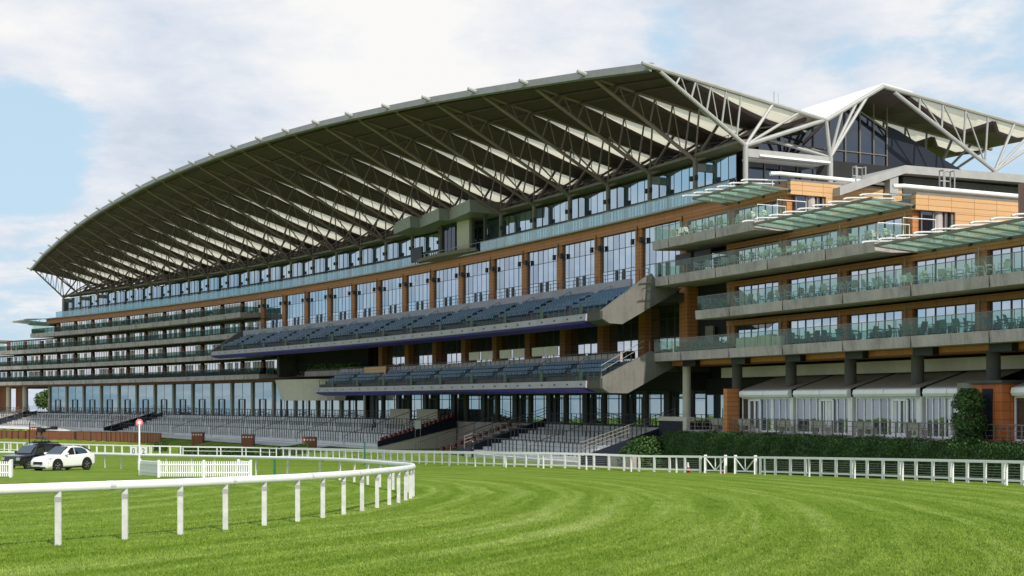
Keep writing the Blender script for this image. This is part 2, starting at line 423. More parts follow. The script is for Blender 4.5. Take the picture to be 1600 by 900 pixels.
# ------------------------------------------------------------------ grandstand
GS = thing('grandstand', W(90, 0, -5.2), 'long curved grandstand with terracotta piers, glass galleries and a sweeping steel truss roof', 'grandstand')
def part(mb, name, mat, parent=GS, **kw): return mb.build(name, M[mat], parent, **kw)
def window(s0, s1, n, z0, z1, cols, rows, name, glass, frame='steel_dark', fw=.07, parent=GS, tilt=.006, thick=None, blinds=0):
    f = MB(); d = .025
    zs = [z0] + rows + [z1]
    for i in range(cols + 1):
        s = s0 + (s1 - s0) * i / cols
        w = fw / 2 * (1.6 if thick and i % thick == 0 else .8)
        f.sbox(s - w, s + w, n - d, n + d, z0, z1)
    for z in zs: f.bar(s0, s1, n - d * .8, n + d * .85, z - fw / 2, z + fw / 2, 3.6)
    fo = part(f, name, frame, parent)
    p = MB()
    for i in range(cols):
        a = s0 + (s1 - s0) * i / cols; b = s0 + (s1 - s0) * (i + 1) / cols
        for j in range(len(zs) - 1):
            t1, t2 = random.uniform(-tilt, tilt), random.uniform(-tilt, tilt) * .5
            h = zs[j + 1] - zs[j]; w = b - a
            c = [(a, n + t1 * w / 2 * 0 - t1 * w / 2, zs[j]), (b, n + t1 * w / 2, zs[j]), (b, n + t1 * w / 2 + t2 * h, zs[j + 1]), (a, n - t1 * w / 2 + t2 * h, zs[j + 1])]
            p.add([W(*q) for q in c], [(0, 1, 2, 3)], [(q[0], q[2]) for q in c])
    part(p, 'pane', glass, fo, recalc=False)
    if blinds:
        b = MB()
        for i in range(cols):
            a = s0 + (s1 - s0) * i / cols; w = (s1 - s0) / cols
            if random.random() < blinds:
                b.sbox(a + w * .12, a + w * (.70 + .25 * random.random()), n + .012, n + .022, z0 + .1, z1 - .15)
        if b.v: part(b, 'blind', 'curtain', fo)
    return fo
# --- solid inside of the building, so that no light leaks through
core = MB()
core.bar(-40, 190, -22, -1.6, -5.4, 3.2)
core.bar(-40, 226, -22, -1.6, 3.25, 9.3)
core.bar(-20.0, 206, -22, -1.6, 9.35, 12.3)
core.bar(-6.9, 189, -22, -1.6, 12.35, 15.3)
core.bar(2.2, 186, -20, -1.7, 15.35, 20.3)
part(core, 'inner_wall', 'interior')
# --- main hall: piers, tall windows, timber band
for k in range(1, 16):
    s = 7 * k
    p = MB().bar(s - .50, s + .50, .15, 1.2, 9.62, 15.28)
    part(p, 'pier', 'cladding')
    lp = MB()
    for d in (-1, 1):
        c = W(s + d * .70, 1.36, 14.25)
        lp.tube(c + Vector((0, 0, -.28)), c + Vector((0, 0, .2)), .19, .17, 10)
        lp.tube(W(s + d * .5, 1.25, 14.4), c, .05)
    lp.tube(W(s, 1.32, 14.2), W(s, 1.32, 15.5), .05)
    part(lp, 'loudspeaker', 'black')
for k in range(1, 15):
    fo = window(7 * k + .5, 7 * k + 6.5, .98, 9.62, 15.25, 6, [12.0, 13.9], 'hall_window', 'hallglass', fw=.05, tilt=.012)
    d = MB(); a = 7 * k + 2.5
    d.bar(a, a + .42, 1.0, 1.05, 9.63, 11.95); d.bar(a + 1.25, a + 1.6, 1.0, 1.05, 9.63, 11.95)
    part(d, 'door', 'steel_dark', fo)
band = MB().bar(-6.9, 186.5, .1, 1.3, 15.28, 16.15)
part(band, 'timber_band', 'cladding')
cap = MB().bar(-.5, 186.8, -1.5, 1.75, 16.16, 16.30)
part(cap, 'gallery_floor', 'steel_light')
# --- top gallery: balustrade, glazing, columns
for k in range(0, 26, 2):
    b = MB()
    for j in range(8):
        a = 7 * k + j * 1.75 + .02
        if a + 1.7 > 184: break
        if 43 < a < 58: continue
        b.bar(a, a + 1.70, 1.56, 1.585, 16.32, 17.30, 2)
    if not b.v: continue
    bo = part(b, 'gallery_balustrade', 'blueglass')
    h = MB().bar(7 * k, min(7 * k + 14, 184), 1.55, 1.61, 17.31, 17.36)
    part(h, 'handrail', 'steel_light', bo)
for k in range(0, 26):
    s0 = 7 * k + .05 if k else 2.6
    window(s0, 7 * k + 6.95, -1.0, 16.3, 20.15, 6 if k else 4, [18.2], 'gallery_window', 'topglass', fw=.06)
    lw = MB()
    for j in range(7 if k else 5):
        s = s0 + .35 + (6.9 if k else 4.2) * j / (7 if k else 5)
        lw.sbox(s - .05, s + .05, -.90, -.82, 16.32, 18.0)
    lw.bar(s0, 7 * k + 6.9, -.88, -.80, 18.02, 18.12)
    part(lw, 'lower_mullion', 'steel_dark')
for k in range(27):
    s = 7 * k; c = MB().tube(W(s, 0, 16.2), W(s, 0, 20.25), .21, seg=12)
    c.tube(W(s, 0, 16.2), W(s, 0, 16.5), .32, seg=12)
    part(c, 'column', 'steel_light' if k in (0, 26) else 'steel', smooth=False)
    if 0 < k < 26:
        for d in (-1, 1):
            q = W(s + d * .36, .15, 18.75); part(MB().tube(q + Vector((0, 0, -.2)), q + Vector((0, 0, .2)), .16), 'column_loudspeaker', 'black')
for k in range(26):
    s = 7 * k
    sf = MB().sweep([(-1.4, 20.35), (-1.4, 20.9), (.35, 20.72), (.35, 20.5)], s + .15, s + 6.7)
    part(sf, 'eaves_soffit', 'steel')
# --- roof geometry
TIPN = [9.41, 11.21, 12.95, 14.46, 15.85, 16.95, 17.97, 18.84, 19.55, 20.05, 20.45, 20.65, 20.75, 20.75, 20.6, 20.3, 19.8, 19.15, 18.45, 17.6, 16.55, 15.3, 14.0, 12.5, 11.0, 9.13, 7.2]
TIPZ = [25.61, 26.36, 26.98, 27.59, 28.14, 28.64, 29.06, 29.44, 29.72, 29.95, 30.12, 30.25, 30.33, 30.34, 30.3, 30.18, 30.0, 29.8, 29.55, 29.25, 28.9, 28.5, 28.0, 27.47, 26.85, 26.15, 25.4]
VN, VZ, PN, PZ, EN, EZ = -8.0, 23.0, -14.0, 26.4, -34.0, 24.2
def lerp(a, b, t): return a + (b - a) * t
def top_at(k, n):
    nt, zt = TIPN[k], TIPZ[k]
    if n >= VN: return lerp(VZ, zt, (n - VN) / (nt - VN))
    if n >= PN: return lerp(PZ, VZ, (n - PN) / (VN - PN))
    return lerp(EZ, PZ, (n - EN) / (PN - EN))
def P(k, n, dz=0, ds=0):
    return W(7 * k + ds, n, top_at(k, n) + dz)
def Q(k, ds, n, dz=0):                                  # a roof point ds metres beyond truss k
    if k >= 26: return P(26, n, dz, ds)
    t = ds / 7; return W(7 * k + ds, n, lerp(top_at(k, n), top_at(k + 1, n), t) + dz)
ROOF = MB()
for i in range(26):
    for (na, nb) in ((VN + 2.5, VN), (VN, PN), (PN, -17.2)) + (((-17.2, EN),) if 3 < i < 22 else ()):
        ROOF.add([P(i, na, .16), P(i + 1, na, .16), P(i + 1, nb, .16), P(i, nb, .16), P(i, na, .26), P(i + 1, na, .26), P(i + 1, nb, .26), P(i, nb, .26)],
                 [(0, 3, 2, 1), (4, 5, 6, 7), (0, 1, 5, 4), (1, 2, 6, 5), (2, 3, 7, 6), (3, 0, 4, 7)])
RF = part(ROOF, 'roof', 'roof_white')
fas = MB()
for i in range(26):
    a0, a1 = TIPN[i] - .72, TIPN[i + 1] - .72
    c = []
    for (k, n) in ((i, a0), (i + 1, a1)):
        z = top_at(k, n)
        c += [W(7 * k, n, z - .42), W(7 * k, n + .22, z - .30), W(7 * k, n + .05, z + .30), W(7 * k, n - .25, z + .3)]
    fas.add(c, [(0, 1, 5, 4), (1, 2, 6, 5), (2, 3, 7, 6), (3, 0, 4, 7), (3, 2, 1, 0), (4, 5, 6, 7)])
part(fas, 'roof_fascia', 'roof_edge', RF)
for i in range(27):
    nt, zt = TIPN[i], TIPZ[i]; s = 7 * i
    end = i in (0, 26)
    t = MB(); r = .20 if not end else .19
    t.tube(P(i, nt - .6), P(i, VN), r, r, 8)
    t.tube(P(i, VN), P(i, PN), r, r, 8); t.tube(P(i, PN), P(i, EN), r, r, 8)
    node = W(s, 0, 20.25)
    l0 = P(i, nt - 1.5, -.18)
    t.tube(l0, node, .15, .17, 8)
    L = (nt - 1.5)
    m = 6 if TIPN[i] > 13 else 5
    for j in range(1, m + 1):                            # posts and diagonals between the two chords
        f = j / (m + .6)
        lo = l0.lerp(node, f); nn = lerp(nt - 1.5, 0, f)
        t.tube(lo, P(i, nn - L * .055), .08)
        if j < m + 1 and j >= 1:
            f2 = (j + .75) / (m + .6)
            if f2 < 1.02: t.tube(P(i, nn - L * .055), l0.lerp(node, min(1, f2)), .042)
    for (nn, rr) in ((-2.6, .14), (-5.2, .12), (VN + .3, .18)):
        t.tube(node, P(i, nn, -.1), rr)
    # braces along the roof between neighbouring columns
    for d in (-1, 1):
        if 0 <= i + d <= 26:
            t.tube(node, W(s + d * 3.5, -3.6, 22.6), .10); t.tube(node, W(s + d * 7, VN + .6, VZ - .25), .11)
            t.tube(node, W(s + d * 3.5, 2.0, lerp(top_at(i, 2.0), top_at(i + d, 2), .5) - 1.0), .08)
            t.tube(W(s, VN, VZ), W(s + d * 3.5, -3.6, 22.6), .07)
            t.tube(W(s, -8.4, 20.2), W(s + d * 7, VN, VZ), .10)
            t.tube(W(s, -8.4, 20.2), W(s + d * 3.5, -11, 24.4), .09)
    tr = part(t, 'truss', 'steel_light' if end else 'truss', RF, smooth=False)
    tc = MB().tube(P(i, nt - .9, .0), P(i, nt + .12, .05), .215, .16, 8)
    part(tc, 'tip_cap', 'steel_light', RF)
    # rear row: tree columns and rear canopy trusses
    if i < 3 or i > 23:
        t = MB(); nd = W(s, -8.4, 20.0)
        t.tube(W(s, -8.4, 12.4), nd, .24, .24, 10)
        for (nn, rr) in ((VN, .17), (-9.6, .13), (-11.1, .13), (-12.2, .15)): t.tube(nd, P(i, nn, -.1), rr)
        t.tube(nd, W(s + (4 if i < 3 else -4), -3.2, 22.2), .13); t.tube(nd, W(s + (5 if i < 3 else -5), -5, 22.6), .1)
        t.tube(P(i, PN - 1.2, -.25), W(s, -26.6, 20.3), .17)
        for nn, f in ((-17.6, .24), (-20.2, .46), (-22.8, .68), (-25.4, .90)):
            t.tube(P(i, PN - 1.2, -.25).lerp(W(s, -26.6, 20.3), f), P(i, nn - .4), .10)
        for j in range(3): t.tube(P(i, PN - 1.2, -.25).lerp(W(s, -26.6, 20.3), (.46, .68, .9)[j]), P(i, (-17.6, -20.2, -22.8)[j] - .4), .07)
        t.tube(W(s, -26.6, 15), W(s, -26.6, 20.3), .26, .26, 10)
        for nn in (-29, -31.5, -33.5): t.tube(W(s, -26.6, 20.3), P(i, nn), .13)
        part(t, 'tree_column', 'steel_light', RF)
        bm_ = MB().bar(s - .15, s + .15, -8.2, -.15, 19.35, 20.0); bm_.bar(s - .1, s + .1, -8.4, -1.7, 16.3, 16.5)
        part(bm_, 'end_beam', 'steel_light', RF)
    if i == 26: continue
    # bay between trusses: dark front plate, hanging cream fabric, dark return sheet
    f0 = 0.30
    nA = lerp(nt, -5.0, f0 + .05); nA2 = lerp(TIPN[i + 1], -5.0, f0 + .05)
    fr = MB()
    fr.add([P(i, nt - .8, -.05, .12), P(i + 1, TIPN[i + 1] - .8, -.05, -.12), P(i + 1, nA2, -.05, -.12), P(i, nA, -.05, .12),
            P(i, nt - .8, .06, .12), P(i + 1, TIPN[i + 1] - .8, .06, -.12), P(i + 1, nA2, .06, -.12), P(i, nA, .06, .12)],
           [(0, 3, 2, 1), (4, 5, 6, 7), (0, 1, 5, 4), (1, 2, 6, 5), (2, 3, 7, 6), (3, 0, 4, 7)])
    for q in (.12, .5, .9):                              # purlins under the plate
        fr.tube(P(i, lerp(nt - .8, nA, q), -.2), P(i + 1, lerp(TIPN[i + 1] - .8, nA2, q), -.2), .09, .09, 6)
    steps = [(f0, .4, .10), (.46, .8, .28), (.6, 1.2, .52), (.75, 1.6, .70), (.9, 1.9, .82), (1.0, 2.0, .80), (1.05, 1.6, .50), (1.09, .5, .15)]
    fb = MB(); top = []; low = []; uvt = []; uvl_ = []
    for (f, ds, dz) in steps:
        n = lerp(nt, -5.0, f)
        top.append(P(i, n, -.12, .10)); low.append(Q(i, ds, n, -dz)); uvt.append((n, 0)); uvl_.append((n, 1.6 * dz))
    q = len(steps)
    fb.add(top + low, [(j, j + 1, q + j + 1, q + j) for j in range(q - 1)], uvt + uvl_)
    part(fb, 'fabric_panel', 'fabric', RF, recalc=False)
    # fabric up to the roof valley, and the rear canopy's own strips
    for (nm, seq) in (('valley_fabric', [(-6.5, .5, .15), (-6.9, 1.1, .35), (-7.5, 1.1, .38), (-7.9, .4, .12)]), ('rear_fabric', [(-17, .4, .1), (-19.5, 1.1, .5), (-22.5, 1.8, .95), (-25, 2.1, 1.15), (-26, 1.6, .7), (-27, .5, .2)]), ('rear_edge_fabric', [(-27, .5, .2), (-28.5, 1.5, .6), (-31, 1.6, .7), (-33.5, .5, .2)])):
        if nm != 'valley_fabric' and 3 < i < 22: continue
        a = [P(i, n, -.12, .10) for (n, ds, dz) in seq]; b = [Q(i, ds, n, -dz) for (n, ds, dz) in seq]; q2 = len(seq)
        part(MB().add(a + b, [(j, j + 1, q2 + j + 1, q2 + j) for j in range(q2 - 1)], [(x[0], 0) for x in seq] + [(x[0], 1.6 * x[2]) for x in seq]), nm, 'fabric', RF, recalc=False)
        if nm != 'valley_fabric':
            rp = MB(); c2_ = [P(i + 1, n, -.06, -.12) for (n, ds, dz) in seq]
            rp.add(b + c2_, [(j, j + 1, q2 + j + 1, q2 + j) for j in range(q2 - 1)])
            for j in range(q2 - 1): rp.tube(b[j], b[j + 1], .22, .22, 6)
            if nm == 'rear_fabric': rp.add([P(i, -14.4, -.12, .12), P(i + 1, -14.4, -.12, -.12), P(i + 1, -17.2, -.12, -.12), P(i, -17.2, -.12, .12)], [(0, 1, 2, 3)])
            part(rp, 'rear_roof_panel', 'roof_dark', RF, recalc=False)
    rb = fr
    top = [Q(i, ds, lerp(nt, -5.0, f), -dz) for (f, ds, dz) in steps]
    low = [P(i + 1, lerp(TIPN[i + 1], -5.0, f), -.05, -.12) for (f, ds, dz) in steps]
    rb.add(top + low, [(j, j + 1, q + j + 1, q + j) for j in range(q - 1)])
    for j in range(q - 1):                               # the valley beam under the fold
        rb.tube(top[j], top[j + 1], .25, .25, 6)
    part(rb, 'roof_panel', 'roof_dark', RF, recalc=False)
mast = MB().tube(W(8, -9, 23.5), W(8, -9, 27.2), .045); mast.tube(W(7.4, -9, 25.9), W(7.4, -9, 26.9), .02); mast.tube(W(7.4, -9, 25.9), W(8, -9, 25.7), .02); mast.box(*sum([[W(8, -9)[i] - .25, W(8, -9)[i] + .25] for i in (0, 1)], []), 23.4, 23.9)
part(mast, 'antenna_mast', 'steel_light', RF)
# --- end wall of glass under the rear roof
ew = MB(); pn = MB()
s = 3.0
def roofz(n): return min(top_at(0, n) - .35, 25.9)
ns = [-9.2, -10.9, -12.6, -14.2, -15.7, -17.2]
for n in ns: ew.tube(W(s, n, 13), W(s, n, roofz(n) - .1), .06, .06, 6)
for z in (16.4, 18.2, 21.4): ew.tube(W(s, -4, z), W(s, -17.2, z), .05, .05, 6)
ew.tube(W(s, -13.2, 25.4), W(s, -17.2, 23.6), .08)
ewo = part(ew, 'end_glazing', 'steel')
pl = [(-3.6, 12.5), (-3.6, 21.6), (-8, 22.4), (-12.9, 25.2), (-14, 25.2), (-17.2, 23.7), (-17.2, 12.5)]
MB().plate([W(s + .1, *q) for q in pl], W(s + .2, 0) - W(s + .1, 0)).build('pane', M['darkglass'], ewo)
nv = [(-17.3, 14), (-17.3, 24.0), (-18.5, 23.7), (-20.5, 22.9), (-23, 21.9), (-26.6, 20.6), (-26.6, 14)]
part(MB().plate([W(s, *q) for q in nv], W(s + .3, 0) - W(s, 0)), 'navy_panel', 'navy')
# --- low folded roof beside the end wall
lr = MB()
for (a, b, wz) in (((-2.6, 15.9), (-8.8, 18.0), .62), ((-8.8, 18.0), (-36, 18.35), .62)):
    c = []
    for s_ in (-8.2, 1.5):
        c += [W(s_, a[0], a[1] - wz), W(s_, b[0], b[1] - wz), W(s_, b[0], b[1]), W(s_, a[0], a[1])]
    lr.add(c, [(0, 1, 2, 3), (7, 6, 5, 4), (0, 4, 5, 1), (1, 5, 6, 2), (2, 6, 7, 3), (3, 7, 4, 0)])
part(lr, 'low_roof', 'steel_light')
lw = MB().bar(-7.4, 2, -36, -9.3, 13.2, 17.3); lw.bar(-6.8, 2, -9.3, -3.5, 13.2, 15.2)
part(lw, 'plant_room', 'concrete_dark')
pst = MB().bar(-8.1, -7.5, -8.2, -7.4, 15.8, 17.3); part(pst, 'roof_post', 'steel_light')
c = []
for s_ in (-20.2, -19.6):
    c += [W(s_, -9, 13.4), W(s_, -20, 16.6), W(s_, -20, 17.4), W(s_, -9, 14.1)]
part(MB().add(c, [(0, 1, 2, 3), (7, 6, 5, 4), (0, 4, 5, 1), (1, 5, 6, 2), (2, 6, 7, 3), (3, 7, 4, 0)]), 'roof_beam', 'steel_light')
for (s_, n_, z_) in ((-7.2, -4.6, 16.6), (-19.8, -1.4, 14.0)):
    h = MB()
    for d in (0, .5, 1.0): h.path([W(s_, n_ - d * .9, z_ - .2), W(s_, n_ - d * .9, z_ + 1.1)], .045, 6)
    for z in (.0, .45, 1.1): h.tube(W(s_, n_, z_ + z), W(s_, n_ - .9, z_ + z), .045)
    h.tube(W(s_ - .4, n_, z_ + 1.1), W(s_ - .4, n_, z_ - .3), .045); h.tube(W(s_ - .4, n_ - .9, z_ + 1.1), W(s_ - .4, n_ - .9, z_ - .3), .045)
    h.tube(W(s_, n_, z_ + 1.1), W(s_ - .4, n_, z_ + 1.1), .045); h.tube(W(s_, n_ - .9, z_ + 1.1), W(s_ - .4, n_ - .9, z_ + 1.1), .045)
    part(h, 'ladder_guard', 'steel_light')
gs = MB().plate([W(-9, -5.2, 13.3), W(-9, -5.2, 13.4), W(-9, -9.4, 15.6), W(-9, -9.4, 13.3)], (.03, .03, 0))
part(gs, 'glass_screen', 'balglass')

part(MB().bar(-.3, 2.1, -8.2, -1.2, 19.45, 19.6), 'end_ceiling', 'white')
eg = MB()
for n in (-1.7, -3.3, -4.9, -6.6, -8.3): eg.tube(W(1.9, n, 15.8), W(1.9, n, 19.4), .05, .05, 6)
eg.tube(W(1.9, -1.7, 17.3), W(1.9, -8.3, 17.3), .04)
ego = part(eg, 'end_glazing', 'steel')
MB().plate([W(2.0, -1.6, 15.5), W(2.0, -8.6, 15.5), W(2.0, -8.6, 19.44), W(2.0, -1.6, 19.44)], W(2.1, 0) - W(2.0, 0)).build('pane', M['darkglass'], ego)

lv = MB().bar(4, 150, -4.6, -4.3, 20.9, 22.0)  # dark backing added so the gap behind the braces stays dark
for z in (21.15, 21.45, 21.75): lv.bar(4, 150, -4.28, -4.18, z, z + .06)
part(lv, 'dark_backing', 'interior')
ct = MB().bar(3, 178, -2.2, -1.5, 21.0, 21.06)
for z in (21.5, 22.0): ct.bar(3, 178, -1.54, -1.5, z, z + .04)
for i in range(120): ct.sbox(3 + i * 1.46 - .02, 3 + i * 1.46 + .02, -1.54, -1.5, 20.9, 22.04)
part(ct, 'maintenance_walkway', 'steel_dark')
# --- suite wings: balconies, windows, piers, timber bands
NEAR = [0.29, -6.33, -13.12, -19.73, -26.31, -32.39, -38.6]        # pier lines of the near wing
SL = {'A': (12.45, 13.2), 'B': (9.45, 10.2), 'C': (6.4, 7.1), 'D': (3.3, 4.0)}
def slab(lv, s0, s1):
    z0, z1 = SL[lv]
    b = part(MB().sweep([(-1.5, z0 + .25), (1.5, z0 + .12), (3.7, z0), (4.3, z0 + .02), (4.36, z1), (-1.5, z1)], s0, s1), 'balcony', 'concrete')
    j = MB(); s = s0 + 5
    while s < s1 - 2:                                    # cast joints in the edge beam
        j.sbox(s - .02, s + .02, 4.30, 4.372, z0 + .03, z1 - .01); s += 6.6
    part(j, 'cast_joint', 'concrete_dark', b)
    return b
def balustrade(par, z, s0, s1, n=4.18, h=1.05, mat='balglass', ends=(True, True)):
    g = MB(); s = s0
    while s < s1 - .3:
        e = min(s + 1.65, s1); g.bar(s + .015, e - .015, n, n + .02, z + .06, z + h, 2); s = e
    for q, on in zip((s0, s1), ends):
        if on: g.sbox(q - .01, q + .01, 1.4, n - .05, z + .06, z + h)
    go = part(g, 'balustrade', mat, par)
    r = MB().bar(s0, s1, n - .02, n + .04, z + h + .005, z + h + .045)
    s = s0
    while s <= s1 + .01: r.sbox(s - .012, s + .012, n - .05, n - .01, z, z + h); s += 1.65
    part(r, 'handrail', 'steel', go)
    return go
bA = slab('A', -7.2, 6.85); bB = slab('B', -20.4, 6.85); bC = slab('C', -42, 0.57); bD = slab('D', -42, 6.85)
balustrade(bA, 13.2, -7.1, 6.8); balustrade(bB, 10.2, -20.3, 6.8); balustrade(bC, 7.1, -42, 0.5); balustrade(bD, 4.0, -42, 6.8)
LEVZ = {'A': (13.2, 15.3), 'B': (10.2, 12.3), 'C': (7.1, 9.3), 'D': (4.0, 6.25)}
def suites(lv, lines, skip=(), near=True):
    z0, z1 = LEVZ[lv]
    for i in range(len(lines) - 1):
        a, b = sorted((lines[i], lines[i + 1]))
        pw = .52
        window(a + pw + .1, b - pw - .1, .98, z0 + .02, z1 - (.30 if near else .06), 6, [], 'suite_window', 'suiteglass' if near else 'farglass', fw=.08, thick=2, blinds=0 if near else .5)
    for s in lines:
        p = MB().bar(s - (.52 if near else .42), s + (.52 if near else .42), .2, 1.2, z0 + .01, z1 - .28)
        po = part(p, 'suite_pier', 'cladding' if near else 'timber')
        if near:
            part(MB().tube(W(s + .1, 1.27, z0 + .02), W(s + .1, 1.27, z1 - .05), .05, .05, 6), 'downpipe', 'steel_light', po)
    lo, hi = min(lines), max(lines)
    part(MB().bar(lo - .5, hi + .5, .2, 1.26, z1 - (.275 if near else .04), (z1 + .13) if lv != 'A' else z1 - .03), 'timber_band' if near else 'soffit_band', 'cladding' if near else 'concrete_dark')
suites('A', [6.98, 0.29, -6.33]); suites('B', NEAR[:4] + []); suites('C', NEAR); suites('D', NEAR)
part(MB().bar(6.4, 7.6, .2, 1.2, 3.32, 12.3), 'pier', 'cladding')
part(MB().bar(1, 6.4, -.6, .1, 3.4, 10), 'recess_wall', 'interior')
window(1.0, 6.3, .3, 4.02, 5.3, 6, [], 'suite_window', 'suiteglass', fw=.1)
window(1.0, 6.3, .32, 10.22, 12.2, 5, [11.7], 'suite_window', 'suiteglass', fw=.1)
dk = MB().bar(3.6, 4.7, .4, .6, 4.02, 6.2); part(dk, 'door', 'steel')
FW = [7 * k for k in range(15, 33)]
fA = slab('A', 105.8, 187); fB = slab('B', 105, 207); fC = slab('C', 104, 228); fD = slab('D', 99.5, 232)
balustrade(fA, 13.2, 105.9, 186.9, h=.92, mat='fargreen'); balustrade(fB, 10.2, 106, 206.9, h=.92, mat='fargreen'); balustrade(fC, 7.1, 106, 228, h=.92, mat='fargreen'); balustrade(fD, 4.0, 99.6, 232, h=.92, mat='fargreen')
suites('A', FW[:12], near=False); suites('B', FW[:15], near=False); suites('C', FW, near=False); suites('D', [98] + FW, near=False)
# tall glass screens at the far end of the top balconies
for (s0, s1, z) in ((180, 186.9, 13.2), (199, 206.9, 10.2)):
    g = MB(); s = s0
    while s < s1: g.bar(s, s + 1.1, 3.9, 3.93, z, z + 2.1); s += 1.15
    part(g, 'wind_screen', 'balglass')
# stepped penthouse ends with pale timber, corner glazing, glass canopies and white rails
def house_end(s, zf, zt, lv):
    e = MB().bar(s - .25, s + .2, -9.2, 1.28, zt - .95, zt); e.bar(s - .25, s + .2, -9.2, -1.95, zf, zt - .96)
    part(e, 'end_wall', 'endclad')
    part(MB().bar(s - .22, s + .2, -9.2, 1.2, zt + .01, zt + .16), 'parapet_cap', 'steel')
    part(MB().path([W(s - .15, 3.0, zt + .42), W(s - .2, 2.2, zt + .48), W(s - .25, 1.2, zt + .46), W(s - .25, -7.8, zt + .42)], .15, 10), 'white_rail', 'white')
    c = MB().tube(W(s + .3, -.9, zf), W(s + .3, -.9, zt - .95), .38, seg=14); part(c, 'corner_column', 'concrete')
    w = MB()
    for n in (.6, -.35): w.tube(W(s, n, zf), W(s, n, zt - .95), .05)
    w.bar(s - .1, s + .05, -1.9, -1.75, zf, zt - .95); w.bar(s - .1, s + .05, -1.35, -1.25, zf, zt - .95)
    wo = part(w, 'corner_window', 'steel')
    MB().plate([W(s + .02, .7, zf), W(s + .02, -.5, zf), W(s + .02, -.5, zt - .96), W(s + .02, .7, zt - .96)], W(s + .05, 0) - W(s + .02, 0)).build('pane', M['darkglass'], wo)
    MB().plate([W(s + .06, -1.3, zf), W(s + .06, -1.8, zf), W(s + .06, -1.8, zt - .96), W(s + .06, -1.3, zt - .96)], W(s + .1, 0) - W(s + .06, 0)).build('pane', M['darkglass'], wo)
house_end(-7.15, 13.2, 16.2, 'A'); house_end(-20.4, 10.2, 13.25, 'B')
roofs = MB().bar(-6.9, 2, -20, .9, 15.7, 16.1); roofs.bar(-20.1, -7.2, -20, .9, 12.36, 13.15); roofs.bar(-42, -20.5, -20, .9, 9.36, 10.0)
part(roofs, 'flat_roof', 'steel')
part(MB().bar(-34, -26.5, -6, -1.5, 10.05, 13.2), 'rear_block', 'brick')
def canopy(s0, s1, z, step, dirn=1):
    g = MB()
    k = int(round((s1 - s0) / step))
    for i in range(k):
        a = s0 + (s1 - s0) * i / k; b = s0 + (s1 - s0) * (i + 1) / k
        g.sweep([(1.1, z), (4.55, z + .22), (4.55, z + .25), (1.1, z + .03)], a + .02, b - .02)
    go = part(g, 'glass_canopy', 'canopyglass')
    r = MB().bar(s0, s1, 4.5, 4.62, z + .14, z + .30); r.bar(s0, s1, 1.05, 1.2, z - .16, z + .02)
    for i in range(k + 1):
        a = s0 + (s1 - s0) * i / k
        r.sweep([(1.1, z - .12), (4.5, z + .12), (4.5, z + .2), (1.1, z - .02)], a - .035, a + .035)
    part(r, 'canopy_frame', 'steel', go)
    for i in range(0, k + 1, 2):
        a = s0 + (s1 - s0) * i / k; c = W(a, 1.3, z - .2); part(MB().tube(c, c + Vector((0, 0, .16)), .13), 'canopy_bracket', 'black', go)
    w = MB()
    for i in range(k + 1):
        a = s0 + (s1 - s0) * i / k + .3 * dirn
        w.path([W(a, 5.35, z + .36), W(a, 5.1, z + .45), W(a, 4.6, z + .50), W(a, 1.3, z + .66)], .062, 10)
        w.tube(W(a, 2.6, z + .05), W(a, 2.6, z + .6), .04)
    part(w, 'white_rail', 'whiteweather', go)
canopy(-7.3, .6, 15.62, 1.65); canopy(-20.5, -7.4, 12.62, 1.65); canopy(-41.5, -20.7, 9.62, 1.65)
canopy(187, 194, 15.6, 1.75, -1); canopy(207.2, 214, 12.6, 1.75, -1)
part(MB().bar(186.6, 194, -6, 1.1, 15.3, 15.7), 'flat_roof', 'steel'); part(MB().bar(206.5, 213, -6, 1.1, 12.35, 12.75), 'flat_roof', 'steel')
